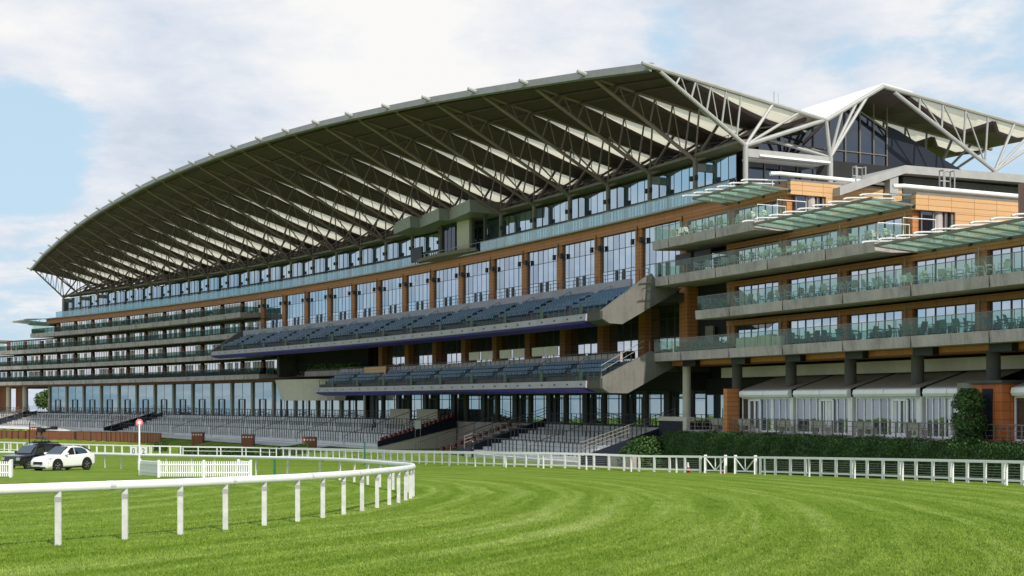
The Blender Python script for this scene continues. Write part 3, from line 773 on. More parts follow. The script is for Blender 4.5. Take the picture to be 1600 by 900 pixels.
# --- seating tiers of the centre
def tier(s0, s1, zf, rows, rise, going, zt, nb, name):
    """zf front edge top, zt back walkway level"""
    prof = [(9.2, zf - .62), (9.22, zf + .02)]
    n = 8.75; z = zf
    prof.append((n, z))
    for i in range(rows):
        z += rise; prof.append((n, z)); n -= going; prof.append((n, z))
    prof += [(n, zt), (nb, zt), (nb, zt - .75), (n - .6, zt - .85), (8.1, zf - 1.0)]
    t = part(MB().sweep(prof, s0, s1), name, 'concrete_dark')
    part(MB().sweep([(9.225, zf - .62), (9.225, zf - .02), (9.36, zf), (9.40, zf - .55)], s0 + 2.2, s1 - .4), 'tier_edge', 'fascia', t)
    s = s0 + 3
    while s < s1 - 1: part(MB().sbox(s - .13, s + .13, 9.36, 9.43, zf - .34, zf - .24), 'edge_light', 'black', t); s += 2.3
    part(MB().sweep([(9.38, zf - .64), (9.2, zf - .66), (8.2, zf - .96), (8.15, zf - 1.0), (9.3, zf - .76)], s0 + 2.4, s1 - .5), 'purple_panel', 'purple', t)
    # blue seats, one block of each row between two aisles
    n = 8.75; z = zf
    for i in range(rows):
        z += rise; n -= going
        q = 7 * math.floor(s0 / 7)
        while q < s1:
            a0 = max(q + .9 + i * .3, s0 + .8 + i * .25); b0 = min(q + 6.9 + i * .3, s1 - .8 - i * .25)
            sm = MB(); s = a0
            while s + .46 < b0:
                a = s; b = s + .43
                sm.sbox(a, b, n + .16, n + .55, z + .34, z + .39)
                c = [(a, n + .12, z + .36), (b, n + .12, z + .36), (b, n + .05, z + .66), (a, n + .05, z + .66), (a, n + .16, z + .36), (b, n + .16, z + .36), (b, n + .09, z + .66), (a, n + .09, z + .66)]
                sm.hexa([W(*q_) for q_ in c])
                s += .5
            if sm.v:
                sm.bar(a0, s, n + .02, n + .04, z + .1, z + .38)
                part(sm, 'seat_block', 'seat', t)
            q += 7
    # aisle rails and front rail
    ar = MB(); s = 7 * math.ceil(s0 / 7) + .4
    ar.bar(s0 + .5, s1 - .5, 8.98, 9.02, zf + .92, zf + .96)
    q = s0 + .5
    while q < s1 - .4: ar.sbox(q - .02, q + .02, 8.98, 9.02, zf, zf + .92); q += 1.0
    while s < s1 - 1:
        zz = zf
        for i in range(0, rows, 2):
            nn = 8.75 - going * i; a = s - .35 * i
            ar.path([W(a, nn, zf + rise * i), W(a, nn, zf + rise * i + .95), W(a, nn - going, zf + rise * (i + 1) + .95), W(a, nn - going, zf + rise * (i + 1))], .035, 6)
        s += 7
    part(ar, 'aisle_rail', 'steel_dark', t)
    s = 7 * math.ceil(s0 / 7) + 3.2
    while s < s1 - 1: part(MB().bar(s, s + .55, 9.04, 9.1, zf + .06, zf + .95), 'aisle_panel', 'railgreen', t); s += 7
    return t, n
UT, un = tier(6.9, 105.0, 7.25, 5, .37, .82, 9.1, .15, 'seating_tier')
part(MB().bar(10, 104.5, un - .34, un - .14, 9.11, 10.42), 'tier_parapet', 'fascia', UT)
LT, ln = tier(6.9, 71.0, 1.75, 3, .40, .75, 3.3, -1.5, 'seating_tier')
part(MB().bar(9, 70.5, ln - .6, ln - .35, 3.32, 4.05), 'tier_parapet', 'concrete', LT)
rl = MB().bar(7.5, 104, un - .36, un - .32, 11.05, 11.1)
for i in range(70):
    s = 7.5 + i * 1.4
    if s < 104: rl.sbox(s - .02, s + .02, un - .36, un - .32, 9.11, 11.05)
rl.bar(7.5, 104, un - .36, un - .32, 10.7, 10.73)
part(rl, 'walkway_rail', 'steel_dark', UT)
rl = MB().bar(7.5, 70, ln - .05, ln - .01, 4.15, 4.2)
for i in range(64): rl.sbox(7.5 + i - .02, 7.5 + i + .02, ln - .05, ln - .01, 2.96, 4.15)
part(rl, 'walkway_rail', 'steel_dark', LT)
# side walls closing the tiers (seen on the near end)
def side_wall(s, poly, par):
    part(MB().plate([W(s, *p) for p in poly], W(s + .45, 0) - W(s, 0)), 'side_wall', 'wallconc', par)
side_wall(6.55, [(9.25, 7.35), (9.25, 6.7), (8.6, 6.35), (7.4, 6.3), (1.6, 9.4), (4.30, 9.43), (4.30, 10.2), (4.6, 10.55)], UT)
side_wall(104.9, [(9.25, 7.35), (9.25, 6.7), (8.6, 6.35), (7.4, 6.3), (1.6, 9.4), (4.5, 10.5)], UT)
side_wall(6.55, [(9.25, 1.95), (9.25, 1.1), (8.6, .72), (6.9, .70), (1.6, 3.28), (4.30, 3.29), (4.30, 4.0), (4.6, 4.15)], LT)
sr = MB().path([W(7.2, 9.0, 2.0), W(7.2, 9.0, 2.95), W(7.2, 5.0, 5.0), W(7.2, 4.4, 5.05), W(7.2, 4.4, 4.05)], .04, 6); sr.path([W(7.2, 9.0, 2.5), W(7.2, 5.0, 4.55)], .03, 6)
part(sr, 'stair_rail', 'steel', LT)
# club level behind the lower tier: dark glazing, piers, cream screens
for k in range(1, 15):
    s = 7 * k
    part(MB().bar(s - .5, s + .5, -.3, .85, 3.32, 9.5), 'club_pier', 'cladding')
    if s < 98: window(s + .5, s + 6.5, .1, 3.34, 9.0, 5, [5.6, 7.2], 'club_window', 'suiteglass', fw=.1, thick=2)
for a in (19.6, 22.1, 25.9, 28.6, 32.4, 35.2):
    part(MB().bar(a, a + 2.3, ln - .30, ln - .22, 4.25, 5.05), 'cream_screen', 'cream')
part(MB().bar(57.0, 62.8, ln + .05, ln + .12, 3.0, 4.1), 'timber_screen', 'endclad')
# recess at the end of the lower tier: planter box and curved cream bay
part(MB().bar(71.4, 98, -1.5, 5.2, 3.32, 3.38), 'recess_floor', 'concrete_dark')
part(MB().sweep([(1.5, 3.35), (4.3, 3.4), (4.3, 4.05), (1.5, 4.05)], 70.8, 85.0), 'planter_box', 'concrete')
bay = MB(); ring = []
for (z, ex) in ((.2, 0), (3.0, 1.4)):
    for i in range(15):
        a = math.pi * i / 14
        ring.append(W(86.6 - math.cos(a) * (7.4 + ex), 1.2 + math.sin(a) ** .7 * (4.2 + ex * .5), z))
bay.add(ring, [(i, i + 1, 16 + i, 15 + i) for i in range(14)] + [tuple(range(15)), tuple(range(29, 14, -1))])
part(bay, 'curved_bay', 'cream', smooth=False)
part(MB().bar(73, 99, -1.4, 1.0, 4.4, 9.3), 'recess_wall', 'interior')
gb = MB().bar(94.5, 95.2, 1.0, 3.6, 3.4, 6.4); part(gb, 'recess_post', 'concrete_dark')
# --- ground floor
for k in range(1, 28):
    s = 7 * k
    left = s > 72
    zt = 3.0 if left else .95
    if s < 187:
        window(s + .05, s + 6.95, -.72 if left else -1.2, FLOOR + .02, zt, 2 if left else 4, [] if left else [0.3], 'ground_window', 'groundglass', fw=.07, tilt=.003)
        d = MB(); a = s + 2.6
        dn_ = -.68 if left else -1.15; dw = .3 if left else .45
        for q in (0, 1.9): d.bar(a + q, a + q + dw, dn_, dn_ + .06, FLOOR + .02, .35)
        d.bar(a, a + 1.9 + dw, dn_, dn_ + .06, .36, .46)
        if not left: d.bar(s + 5.4, s + 6.3, -1.15, -1.0, FLOOR + .02, .94)
        part(d, 'door_frame', 'steel_dark')
    cn = -.55 if left else .4
    c = MB().tube(W(s, cn, FLOOR), W(s, cn, zt + .02), .19 if left else .30, seg=14)
    part(c, 'ground_column', 'cream' if left else 'concrete_dark')
for k in range(28, 33):
    part(MB().tube(W(7 * k, 1.0, FLOOR), W(7 * k, 1.0, 3.02), .5, seg=14), 'ground_column', 'cream')
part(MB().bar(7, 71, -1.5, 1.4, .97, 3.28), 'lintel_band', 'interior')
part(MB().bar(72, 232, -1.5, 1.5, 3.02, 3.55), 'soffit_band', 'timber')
for (a, b) in ((197.5, 202), (205.5, 210)): part(MB().bar(a, b, -.4, 0, FLOOR, 2.9), 'timber_screen', 'timber')
part(MB().bar(-42, 235, -22, 1.0, -5.6, FLOOR), 'ground_floor_slab', 'concrete')
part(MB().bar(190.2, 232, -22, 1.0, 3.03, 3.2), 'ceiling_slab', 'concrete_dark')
# near wing ground floor: columns, pale beam and timber soffit
for s in (-2.0, -8.7, -15.3, -21.9, -28.4, -35):
    part(MB().tube(W(s, 2.2, FLOOR), W(s, 2.2, 3.36), .40, seg=16), 'ground_column', 'concrete_dark')
part(MB().tube(W(5.0, 2.2, FLOOR), W(5.0, 2.2, 3.36), .34, seg=16), 'ground_column', 'cream')
part(MB().bar(-42, 3.0, -.6, .2, 1.95, 2.75), 'pale_beam', 'cream')
part(MB().bar(-42, 6.4, -.7, 2.7, 2.95, 3.38), 'timber_soffit', 'cladding')
for s in (3.2, -3.5, -10.2, -16.9, -23.5, -30): part(MB().bar(s - .9, s + .9, 2.72, 3.2, 2.85, 3.32), 'soffit_speaker', 'black')
part(MB().bar(-42, 7, -1.55, -1.0, FLOOR, 1.94), 'recess_wall', 'interior')
window(1.2, 6.6, -.9, FLOOR + .02, .6, 3, [], 'ground_window', 'groundglass', fw=.06)
part(MB().bar(-1.4, .9, .2, .4, FLOOR, -.6), 'green_panel', 'green_dark')
part(MB().bar(-3.7, -3.2, 3.2, 4.3, FLOOR, 1.0), 'timber_post', 'cladding')
# --- commentary box in the top gallery
CB = MB()
for i, (a, b) in enumerate(((42.5, 49.6), (49.7, 56.8), (56.9, 63.5))):
    za = 20.35 + .0 * i
    c = []
    for (s_, n1) in ((a, 3.5), (b, 2.3)):
        c += [W(s_, -.8, za), W(s_, n1, za), W(s_, n1 + .1, za + 1.3), W(s_, -.8, za + 1.3)]
    CB.add(c, [(0, 1, 2, 3), (7, 6, 5, 4), (0, 4, 5, 1), (1, 5, 6, 2), (2, 6, 7, 3), (3, 7, 4, 0)])
CBO = part(CB, 'commentary_box', 'steel_light')
pn = MB().bar(47.2, 50.0, .9, 1.1, 16.35, 20.3); part(pn, 'cream_panel', 'cream', CBO)
for s_ in (43.4, 46.3, 53.5): part(MB().bar(s_, s_ + .35, .9, 1.2, 16.35, 20.3), 'box_post', 'concrete_dark', CBO)
window(50.6, 53.4, 1.0, 16.35, 20.3, 3, [], 'box_window', 'darkglass', parent=CBO)
sail = MB(); c = []
for i in range(9):
    s_ = 44.5 + 14.2 * i / 8; b = 1.65 + .8 * math.sin(math.pi * i / 8)
    c += [W(s_, b, 16.50), W(s_, b + .1, 16.85), W(s_, b + .02, 16.87), W(s_, b - .5, 16.3 - .15 * math.sin(math.pi * i / 8))]
sail.add(c, [(i * 4 + j, i * 4 + (j + 1) % 4, i * 4 + 4 + (j + 1) % 4, i * 4 + 4 + j) for i in range(8) for j in range(4)] + [(3, 2, 1, 0), (32, 33, 34, 35)])
part(sail, 'curved_front', 'steel', CBO)
scn = MB().bar(57.5, 60.2, 1.5, 1.7, 16.6, 18.3); part(scn, 'monitor', 'black', CBO)

# pale guard rails at the free ends of the upper balconies
for (s_, z) in ((-7.1, 13.2), (-20.3, 10.2)):
    for d in (0.0, -2.4):
        g = MB().path([W(s_ + d, 4.0, z), W(s_ + d, 4.0, z + 1.15), W(s_ + d, 1.5, z + 1.15), W(s_ + d, 1.5, z)], .035, 6)
        part(g, 'guard_rail', 'white')
# ------------------------------------------------------------------ standing terraces in front of the stand
def terrace(s0, s1, label, foot=-5.35, darkend=None):
    t = thing('standing_terrace', W((s0 + s1) / 2, 8, -5.3), label, 'terrace', 'standing terraces in front of the grandstand')
    nst = 9; n0, n1 = 10.6, 1.6
    def z_at(n): return lerp(foot + .3, FLOOR, (n0 - n) / (n0 - n1))
    prof = [(n0, foot - 1.4)]
    dn = (n0 - n1) / nst; z = foot + .3
    prof.append((n0, z))
    for i in range(nst):
        n = n0 - dn * (i + 1)
        prof.append((n, z)); z = foot + .3 + (FLOOR - foot - .3) * (i + 1) / nst; prof.append((n, z))
    prof += [(1.1, FLOOR), (1.1, foot - 1.4)]
    # the last riser ends at the concourse level
    part(MB().sweep(prof, s0, s1), 'steps', 'terrace', t)
    for (n, hh) in ((8.9, 1.15), (6.4, 1.15), (3.9, 1.15)):
        s = s0 + .6; zb = foot + .3 + (FLOOR - foot - .3) * math.floor((n0 - n) / dn + 1e-6) / nst
        while s < s1 - 2.2:
            e = min(s + 6.6, s1 - .4); b = MB()
            b.bar(s, e, n - .03, n + .03, zb + hh, zb + hh + .06, 7)
            q = s + .15
            while q < e: b.sbox(q - .045, q + .045, n - .03, n + .03, zb, zb + hh); q += .72
            part(b, 'crush_barrier', 'steel_dark', t); s += 7
    h = MB().bar(s0 + .3, s1 - .3, 1.45, 1.5, FLOOR + 1.05, FLOOR + 1.1)
    q = s0 + .3
    while q < s1 - .3: h.sbox(q - .03, q + .03, 1.45, 1.5, FLOOR, FLOOR + 1.05); q += .9
    h.bar(s0 + .3, s1 - .3, 1.46, 1.49, FLOOR + .55, FLOOR + .58)
    part(h, 'concourse_rail', 'steel_dark', t)
    s = s0 + 10                                           # sloping stair handrails between blocks
    while s < s1 - 3:
        part(MB().path([W(s, 10.3, foot + .3), W(s, 10.3, foot + 1.4), W(s, 1.8, FLOOR + 1.0)], .04, 6), 'stair_rail', 'steel', t); s += 14
    for sd in ((s0, -1), (s1, 1)):
        w = MB().plate([W(sd[0], 10.7, foot - 1), W(sd[0], 10.7, foot + .75), W(sd[0], 1.5, FLOOR + .5), W(sd[0], 1.5, foot - 1)], W(sd[0] + .3 * sd[1], 0) - W(sd[0], 0))
        part(w, 'end_wall', 'navy', t)
        r = MB()
        for hh in (.55, .85, 1.15): r.tube(W(sd[0], 10.6, foot + .75 + hh), W(sd[0], 1.5, FLOOR + .5 + hh), .03, .03, 6)
        for i in range(7):
            f = i / 6; n = lerp(10.6, 1.5, f); zz = lerp(foot + .75, FLOOR + .5, f); r.tube(W(sd[0], n, zz), W(sd[0], n, zz + 1.15), .035, .035, 6)
        part(r, 'end_rail', 'steel', t)
    return t
T1 = terrace(7.8, 30.0, 'short flight of pale concrete terrace steps beside the dark wall and hedge', -5.2)
T2 = terrace(50.5, 139.5, 'longest pale concrete standing terrace, left of the sunken passage, with rows of dark barriers', -5.3)
T3 = terrace(142.5, 190.0, 'pale standing terrace behind the brown timber fence and parked cars', -5.0)
T4 = terrace(193.5, 235.0, 'farthest standing terrace at the far end of the grandstand', -4.8)
pw = thing('passage_wall', W(50, 6, -5.2), 'cream side wall of the sunken passage through the terraces', 'wall')
part(MB().plate([W(50.0, 10.9, -5.9), W(50.0, 10.9, -4.9), W(50.0, 1.2, -2.9), W(50.0, 1.2, -5.9)], W(50.18, 0) - W(50, 0)), 'cream_panel', 'cream', pw)
part(MB().plate([W(49.9, 10.9, -4.88), W(49.9, 10.9, -4.3), W(49.9, 1.2, -1.75), W(49.9, 1.2, -2.88)], W(50.15, 0) - W(49.9, 0)), 'dark_coping', 'navy', pw)
rs = MB(); rr = MB()
for i in range(17):
    f = i / 16; n = lerp(10.3, 1.6, f); z = lerp(-4.3, -1.75, f)
    rs.sbox(50.0, 50.4, n - .16, n + .16, z + .02, z + .42)
part(rs, 'red_seat', 'redseat', pw)
for (s_, n_) in ((60.4, 0), (53.4, 0)):
    part(MB().bar(s_, s_ + 5.2, 1.7, 1.8, -3.3, -.85, 2), 'screen_panel', 'cream', T2)
pr = thing('passage_rail', W(40, 6, -5.2), 'grey metal stair rails with red seats in the sunken passage', 'railing')
r = MB()
for s_ in (33.5, 37.0, 41.0):
    a = [W(s_, 10.4, -5.2), W(s_, 10.4, -4.2), W(s_, 1.4, -1.5)]
    r.path(a, .045, 6)
    for i in range(5):
        n = 10.4 - 2.2 * i; z = lerp(-4.2, -1.5, i / 4.09); r.tube(W(s_, n, z - 1.1), W(s_, n, z), .04)
part(r, 'rail', 'steel', pr)
st = MB()
for i in range(10): st.bar(31, 36.5, 10.2 - i, 9.2 - i, -5.6, -5.1 + .3 * i)
part(st, 'stair', 'concrete_dark', pr)
rd = MB()
for i in range(12): rd.sbox(36.6, 37.1, 9.6 - .7 * i - .15, 9.6 - .7 * i + .15, -5.0 + .22 * i, -4.5 + .22 * i)
part(rd, 'red_seat', 'redseat', pr)
# near terrace: retaining wall, floor edge, railing, glazed pavilions, benches
rw = thing('retaining_wall', W(5, 5, -5.2), 'dark retaining wall with cream coping between terrace steps and hedge', 'wall')
part(MB().plate([W(7.4, 10.7, -5.9), W(7.4, 10.7, -4.9), W(7.4, 1.5, -1.5), W(7.4, 1.5, -5.9)], W(7.1, 0) - W(7.4, 0)), 'dark_slope', 'navy', rw)
part(MB().bar(2.3, 7.0, 1.3, 3.6, -5.6, -1.55), 'dark_block', 'navy', rw)
part(MB().bar(2.2, 7.05, 3.35, 3.75, -1.54, -1.2), 'cream_coping', 'cream', rw)
part(MB().bar(2.2, 2.7, 3.76, 4.1, -3.0, -1.21), 'cream_pier', 'cream', rw)
part(MB().bar(3, 7.0, 8.2, 8.6, -5.8, -4.3), 'pale_base', 'concrete', rw)
pf = thing('pavilion_terrace', W(-20, 3, -2.3), 'raised paved terrace above the hedge in front of the glazed pavilions', 'terrace')
part(MB().bar(-42, 2.2, 1.05, 4.2, -5.8, FLOOR), 'paving', 'concrete', pf)
r = MB()
for z in (-1.30, -1.62, -1.92): r.bar(-42, 2.0, 4.02, 4.06, z, z + (.06 if z > -1.4 else .03))
s = -42
while s < 2:
    r.sbox(s - .025, s + .025, 4.0, 4.08, FLOOR, -1.3); r.path([W(s + .5, 4.04, FLOOR + .1), W(s + .62, 4.12, -1.75), W(s + .5, 4.04, -1.3)], .02, 5); s += 1.05
part(r, 'railing', 'steel', pf)
TL = ['first white glazed pavilion beside the orange timber post', 'second white glazed pavilion, between the two grey columns nearest the timber post', 'third white glazed pavilion with a double door right of its middle', 'white glazed pavilion partly hidden by the ivy column', 'white pavilion at the edge, right of the orange kiosk']
for i, (a, b) in enumerate(((-3.9, -10.0), (-10.5, -16.5), (-17.0, -23.2), (-23.7, -28.0), (-31.0, -37.5))):
    a, b = b, a
    t = thing('glazed_pavilion', W((a + b) / 2, 2.5, FLOOR), TL[i], 'pavilion', 'glazed pavilions on the near terrace')
    NF = 3.0
    f = MB(); m = 8; w = (b - a) / m
    for k in range(m + 1): f.sbox(a + k * w - .045, a + k * w + .045, NF - .06, NF + .06, FLOOR, .33)
    f.bar(a, b, NF - .05, NF + .05, .22, .33); f.bar(a, b, NF - .05, NF + .05, FLOOR, FLOOR + .12)
    part(f, 'frame', 'white', t)
    p = MB()
    for k in range(m): p.bar(a + k * w + .06, a + (k + 1) * w - .06, NF - .01, NF + .01, FLOOR + .12, .22)
    part(p, 'glazing', 'tentglass', t)
    for k in (0, 3): part(MB().bar(a + k * w + .1, a + k * w + w * random.uniform(.3, .8), NF + .02, NF + .03, FLOOR + .14, .2), 'blind', 'curtain', t)
    d = MB(); q = a + w * (1.6 if i in (2, 3) else 5 if i == 0 else 2.6)
    for k in range(3): d.sbox(q + k * .68 - .09, q + k * .68 + .09, NF + .04, NF + .12, FLOOR, .12)
    d.bar(q, q + 1.36, NF + .04, NF + .12, .06, .2); d.bar(q, q + 1.36, NF + .04, NF + .11, FLOOR, FLOOR + .25)
    part(d, 'door', 'white', t)
    g = MB()
    for (x0, x1) in ((a + .05, (a + b) / 2 - .03), ((a + b) / 2 + .03, b - .05)):
        g.sweep([(NF + .06, .34), (NF + .34, .34), (NF + .44, .52), (NF + .38, .78), (NF + .1, .86)], x0, x1)
    part(g, 'gutter', 'white', t)
    rf = MB().sweep([(NF + .08, .87), (-.5, 1.95), (-.5, 2.0), (NF + .08, .92)], a, b)
    part(rf, 'roof', 'tentroof', t)
    for x in (a, b): part(MB().plate([W(x, NF - .1, FLOOR), W(x, 1.2, FLOOR), W(x, 1.2, 1.2), W(x, NF - .1, .7)], W(x + .03, 0) - W(x, 0)), 'side_wall', 'curtain', t)
BENCH = thing('bench', W(-2.2, 3.55, FLOOR), 'pale slatted bench behind the terrace railing, next to the timber post', 'bench', 'pale benches behind the terrace railing')
def at(s, n, z): th = AH + AK * s; return W(s, n, z), math.atan2(-math.cos(th), math.sin(th)) if 0 else th + math.pi / 2
def lb(mb, name, mat, par):
    me = mb.build(name, M[mat], None); me.parent = par; return me
b = MB(); b2 = MB(); lg = [MB(), MB()]
for k in range(3):
    x = -.75 + k * .52
    b.box(x, x + .48, -.22, .22, .42, .48); b2.hexa([(x, .2, .5), (x + .48, .2, .5), (x + .48, .26, .5), (x, .26, .5), (x, .30, .95), (x + .48, .30, .95), (x + .48, .36, .95), (x, .36, .95)])
lg[0].box(-.7, -.62, -.2, .2, 0, .42); lg[1].box(.66, .74, -.2, .2, 0, .42)
lb(b, 'seat', 'benchm', BENCH); lb(b2, 'backrest', 'benchm', BENCH); lb(lg[0], 'leg', 'benchm', BENCH); lb(lg[1], 'leg', 'benchm', BENCH)
BL = ['pale slatted bench before the first pavilion, left of its double door', 'pale slatted bench before the seam of the first and second pavilion', 'pale slatted bench before the middle of the second pavilion', 'pale slatted bench before the left half of the third pavilion', 'pale slatted bench before the right end of the third pavilion', 'pale slatted bench beside the ivy column']
BENCH.location, rz = at(-1.6, 3.5, FLOOR); BENCH.rotation_euler = (0, 0, AH + math.pi / 2 - .0)
for s_, l in zip((-5.2, -10.0, -13.9, -18.6, -23.3, -27.4), BL):
    dup(BENCH, W(s_, 3.5, FLOOR), AH + AK * s_ + math.pi / 2, l)
# orange kiosk and ivy column
ks = thing('kiosk', W(-29.4, 3.0, FLOOR), 'orange timber kiosk with a dark doorway beside the ivy column', 'kiosk')
part(MB().bar(-30.9, -28.6, 2.2, 3.9, FLOOR, 1.05), 'wall', 'orange_wall', ks)
part(MB().bar(-31.1, -28.3, 2.0, 4.1, 1.06, 1.22), 'roof', 'steel_dark', ks)
part(MB().bar(-30.2, -29.4, 3.91, 3.95, FLOOR + .1, .75), 'doorway', 'navy', ks)
part(MB().bar(-28.55, -27.2, 2.4, 3.8, .3, 1.1), 'side_box', 'steel', ks)
def leafcloud(inside_pts, size, name, mat, par=None, flat=.5):
    m = MB(); pts = []; fs = []
    for (p, nrm) in inside_pts:
        u = Vector((random.gauss(0, 1), random.gauss(0, 1), random.gauss(0, 1))) * flat + Vector(nrm)
        u.normalize(); a = u.cross(Vector((random.gauss(0, 1), random.gauss(0, 1), random.gauss(0, 1)))).normalized(); c = u.cross(a)
        sz = size * random.uniform(.6, 1.3); i = len(pts)
        pts += [p - a * sz * .5, p + c * sz * .32 + u * sz * .1, p + a * sz * .5, p - c * sz * .32 + u * sz * .1]; fs.append((i, i + 1, i + 2, i + 3))
    m.add(pts, fs); return m.build(name, M[mat], par, recalc=False)
iv = thing('ivy_column', W(-29.6, 4.6, FLOOR), 'tall dark column of ivy rising from the hedge beside the orange kiosk', 'ivy')
pp = []
for i in range(5200):
    z = random.uniform(-2.6, .75); rr = .95 * (1 - .35 * max(0, (z + .2)) / 1.0) * (.8 + .25 * math.sin(z * 5 + i % 3)); a = random.uniform(0, 2 * math.pi); k = random.uniform(.75, 1.05)
    d = Vector((math.cos(a), math.sin(a), .2)); pp.append((W(-29.4, 4.9, z) + Vector((math.cos(a) * rr * k, math.sin(a) * rr * k, 0)), d))
leafcloud(pp, .15, 'foliage', 'hedge', iv)
part(MB().tube(W(-29.4, 4.9, -4.6), W(-29.4, 4.9, .4), .32, .18), 'trunk', 'bark', iv)
hg = thing('hedge', W(-18, 5.5, -4.8), 'long clipped dark green hedge below the near terrace railing', 'hedge')
pp = []
def hz(s): return -2.32 + .08 * math.sin(s * 1.7) + .06 * math.sin(s * 4.1) + .04 * math.sin(s * 11.3) + (random.random() < .012) * random.random() * .25 - .12 * sstep(s, -6, 2)
for i in range(52000):
    s_ = random.uniform(-42, 2.6); g0 = -5.1 + .1
    if random.random() < .72:
        z = random.uniform(-5.2, hz(s_)); n = 6.05 + random.gauss(0, .07) + .10 * math.sin(s_ * 2.3 + z * 2); nr = (W(s_, 1) - W(s_, 0)) + Vector((0, 0, .35))
    else:
        z = hz(s_) + random.gauss(0, .05); n = random.uniform(4.3, 6.1); nr = Vector((0, 0, 1))
    pp.append((W(s_, n, z), nr))
leafcloud(pp, .125, 'foliage', 'hedge', hg, .5)
part(MB().bar(-42, 2.5, 4.35, 5.9, -5.4, -2.46), 'branches', 'hedge', hg)
bs = thing('bush', W(5, 6.3, -5.0), 'darker rounded bush between the hedge and the dark retaining wall', 'bush')
pp = []
for i in range(5200):
    a = random.uniform(0, 2 * math.pi); el = random.uniform(-.2, 1.4); k = random.uniform(.8, 1.06)
    d = Vector((math.cos(a) * math.cos(el), math.sin(a) * math.cos(el), math.sin(el)))
    pp.append((W(4.2, 6.3, -4.9) + Vector((d.x * 2.5 * k, d.y * 1.9 * k, d.z * 2.1 * k)), d))
leafcloud(pp, .2, 'foliage', 'hedge', bs)
part(MB().tube(W(4.2, 6.3, -5.3), W(4.2, 6.3, -3.4), .25, .1), 'trunk', 'bark', bs)
# planting on the far balconies
def planting(s0, s1, n0, n1, z0, h, label, count):
    t = thing('planter', W((s0 + s1) / 2, (n0 + n1) / 2, z0), label, 'planter')
    pp = []
    for i in range(count):
        s_ = random.uniform(s0, s1); pp.append((W(s_, random.uniform(n0, n1), z0 + h * random.random() * (.75 + .25 * math.sin(s_ * 3))), Vector((0, 0, 1)) + (W(s_, 1) - W(s_, 0)) * .8))
    leafcloud(pp, .28, 'foliage', 'planter', t, .8)
    part(MB().bar(s0, s1, n0 + .1, n1 - .02, z0 + .01, z0 + .28), 'trough', 'concrete_dark', t)
planting(100, 231, 3.5, 4.1, 4.0, .85, 'long leafy green planting along the lowest far balcony', 7000)
planting(71.2, 84.6, 2.6, 4.15, 4.05, .95, 'box of bright green plants beside the curved cream bay', 2600)
planting(-3.5, 3.9, 3.2, 4.0, 4.0, .75, 'green plants behind the glass at the near end of the lowest near balcony', 900)
planting(-2.4, .3, 3.0, 4.0, 7.1, .7, 'green plants at the end of the second lowest near balcony', 500)
# ------------------------------------------------------------------ balcony chairs
def chair_mesh():
    m = MB()
    m.box(-.22, .22, -.22, .22, .42, .46)
    m.hexa([(-.22, .19, .46), (.22, .19, .46), (.22, .23, .46), (-.22, .23, .46), (-.2, .30, .90), (.2, .30, .90), (.2, .33, .90), (-.2, .33, .90)])
    for x in (-.23, .23):
        m.path([(x, -.26, 0), (x, -.22, .45), (x, -.2, .66), (x, .05, .69), (x, .26, .66)], .025, 6)
        m.path([(x, .30, 0), (x, .2, .42), (x, .26, .7), (x * .9, .33, .9)], .025, 6)
    return m
first = None
def chairs(spots, lab, grp, mat, z, n=3.2):
    src = None; spots = sorted(spots, reverse=True)       # decreasing s runs from left to right in the picture
    for i, s_ in enumerate(spots):
        p = W(s_, n + random.uniform(-.35, .3), z); rz = AH + AK * s_ + random.choice((0, math.pi, math.pi / 2, .5)) + random.uniform(-.3, .3)
        l = lab % ORD[i]
        if src is None:
            src = chair_mesh().build('chair', M[mat]); tag(src, l, 'chair', grp); src.location = p; src.rotation_euler = (0, 0, rz)
        else: dup(src, p, rz, l)
def spread(a, b, step): 
    o = []; s_ = a
    while s_ < b: o.append(s_ + random.uniform(-.12, .12)); s_ += step
    return o
chairs(spread(-6.8, 6.3, .95), '%s white chair from the left on the short top balcony', 'chairs on the top near balcony', 'whiteweather', 13.2)
chairs(spread(-20, 2.2, .72), '%s white chair from the left on the third near balcony', 'chairs on the third near balcony', 'whiteweather', 10.2)
chairs(spread(-30.5, -2.8, .9), '%s white chair from the left on the second near balcony', 'chairs on the second near balcony', 'whiteweather', 7.1)
chairs(spread(-33, -9.5, 1.05), '%s dark chair from the left on the lowest near balcony', 'chairs on the lowest near balcony', 'green_dark', 4.0)
chairs(spread(112, 178, 1.75), '%s pale chair from the left on the top far balcony', 'chairs on the top far balcony', 'whiteweather', 13.2)
cv = thing('stacked_furniture', W(-6.5, 3.4, 4.0), 'cream covered stacks of furniture behind the glass of the lowest near balcony', 'furniture')
m = MB()
for i in range(9):
    a = -4.2 - i * .62; m.sbox(a - .28, a + .28, 3.0, 3.7, 4.01, 4.62 + random.uniform(0, .3))
part(m, 'cover', 'cream', cv, bevel=.06)
for (s_, l) in ((5.4, 'black outdoor screen on the third near balcony beside the tall hall glass'), (2.6, 'black outdoor screen further along the third near balcony, under the timber soffit')):
    t = thing('outdoor_screen', W(s_, 2.2, 10.2), l, 'screen', 'black outdoor screens')
    part(MB().bar(s_ - 1.15, s_ + 1.15, 2.15, 2.3, 11.25, 12.15), 'display', 'black', t)
    part(MB().bar(s_ - .06, s_ + .06, 2.05, 2.14, 10.2, 12.0), 'stand', 'steel_dark', t)
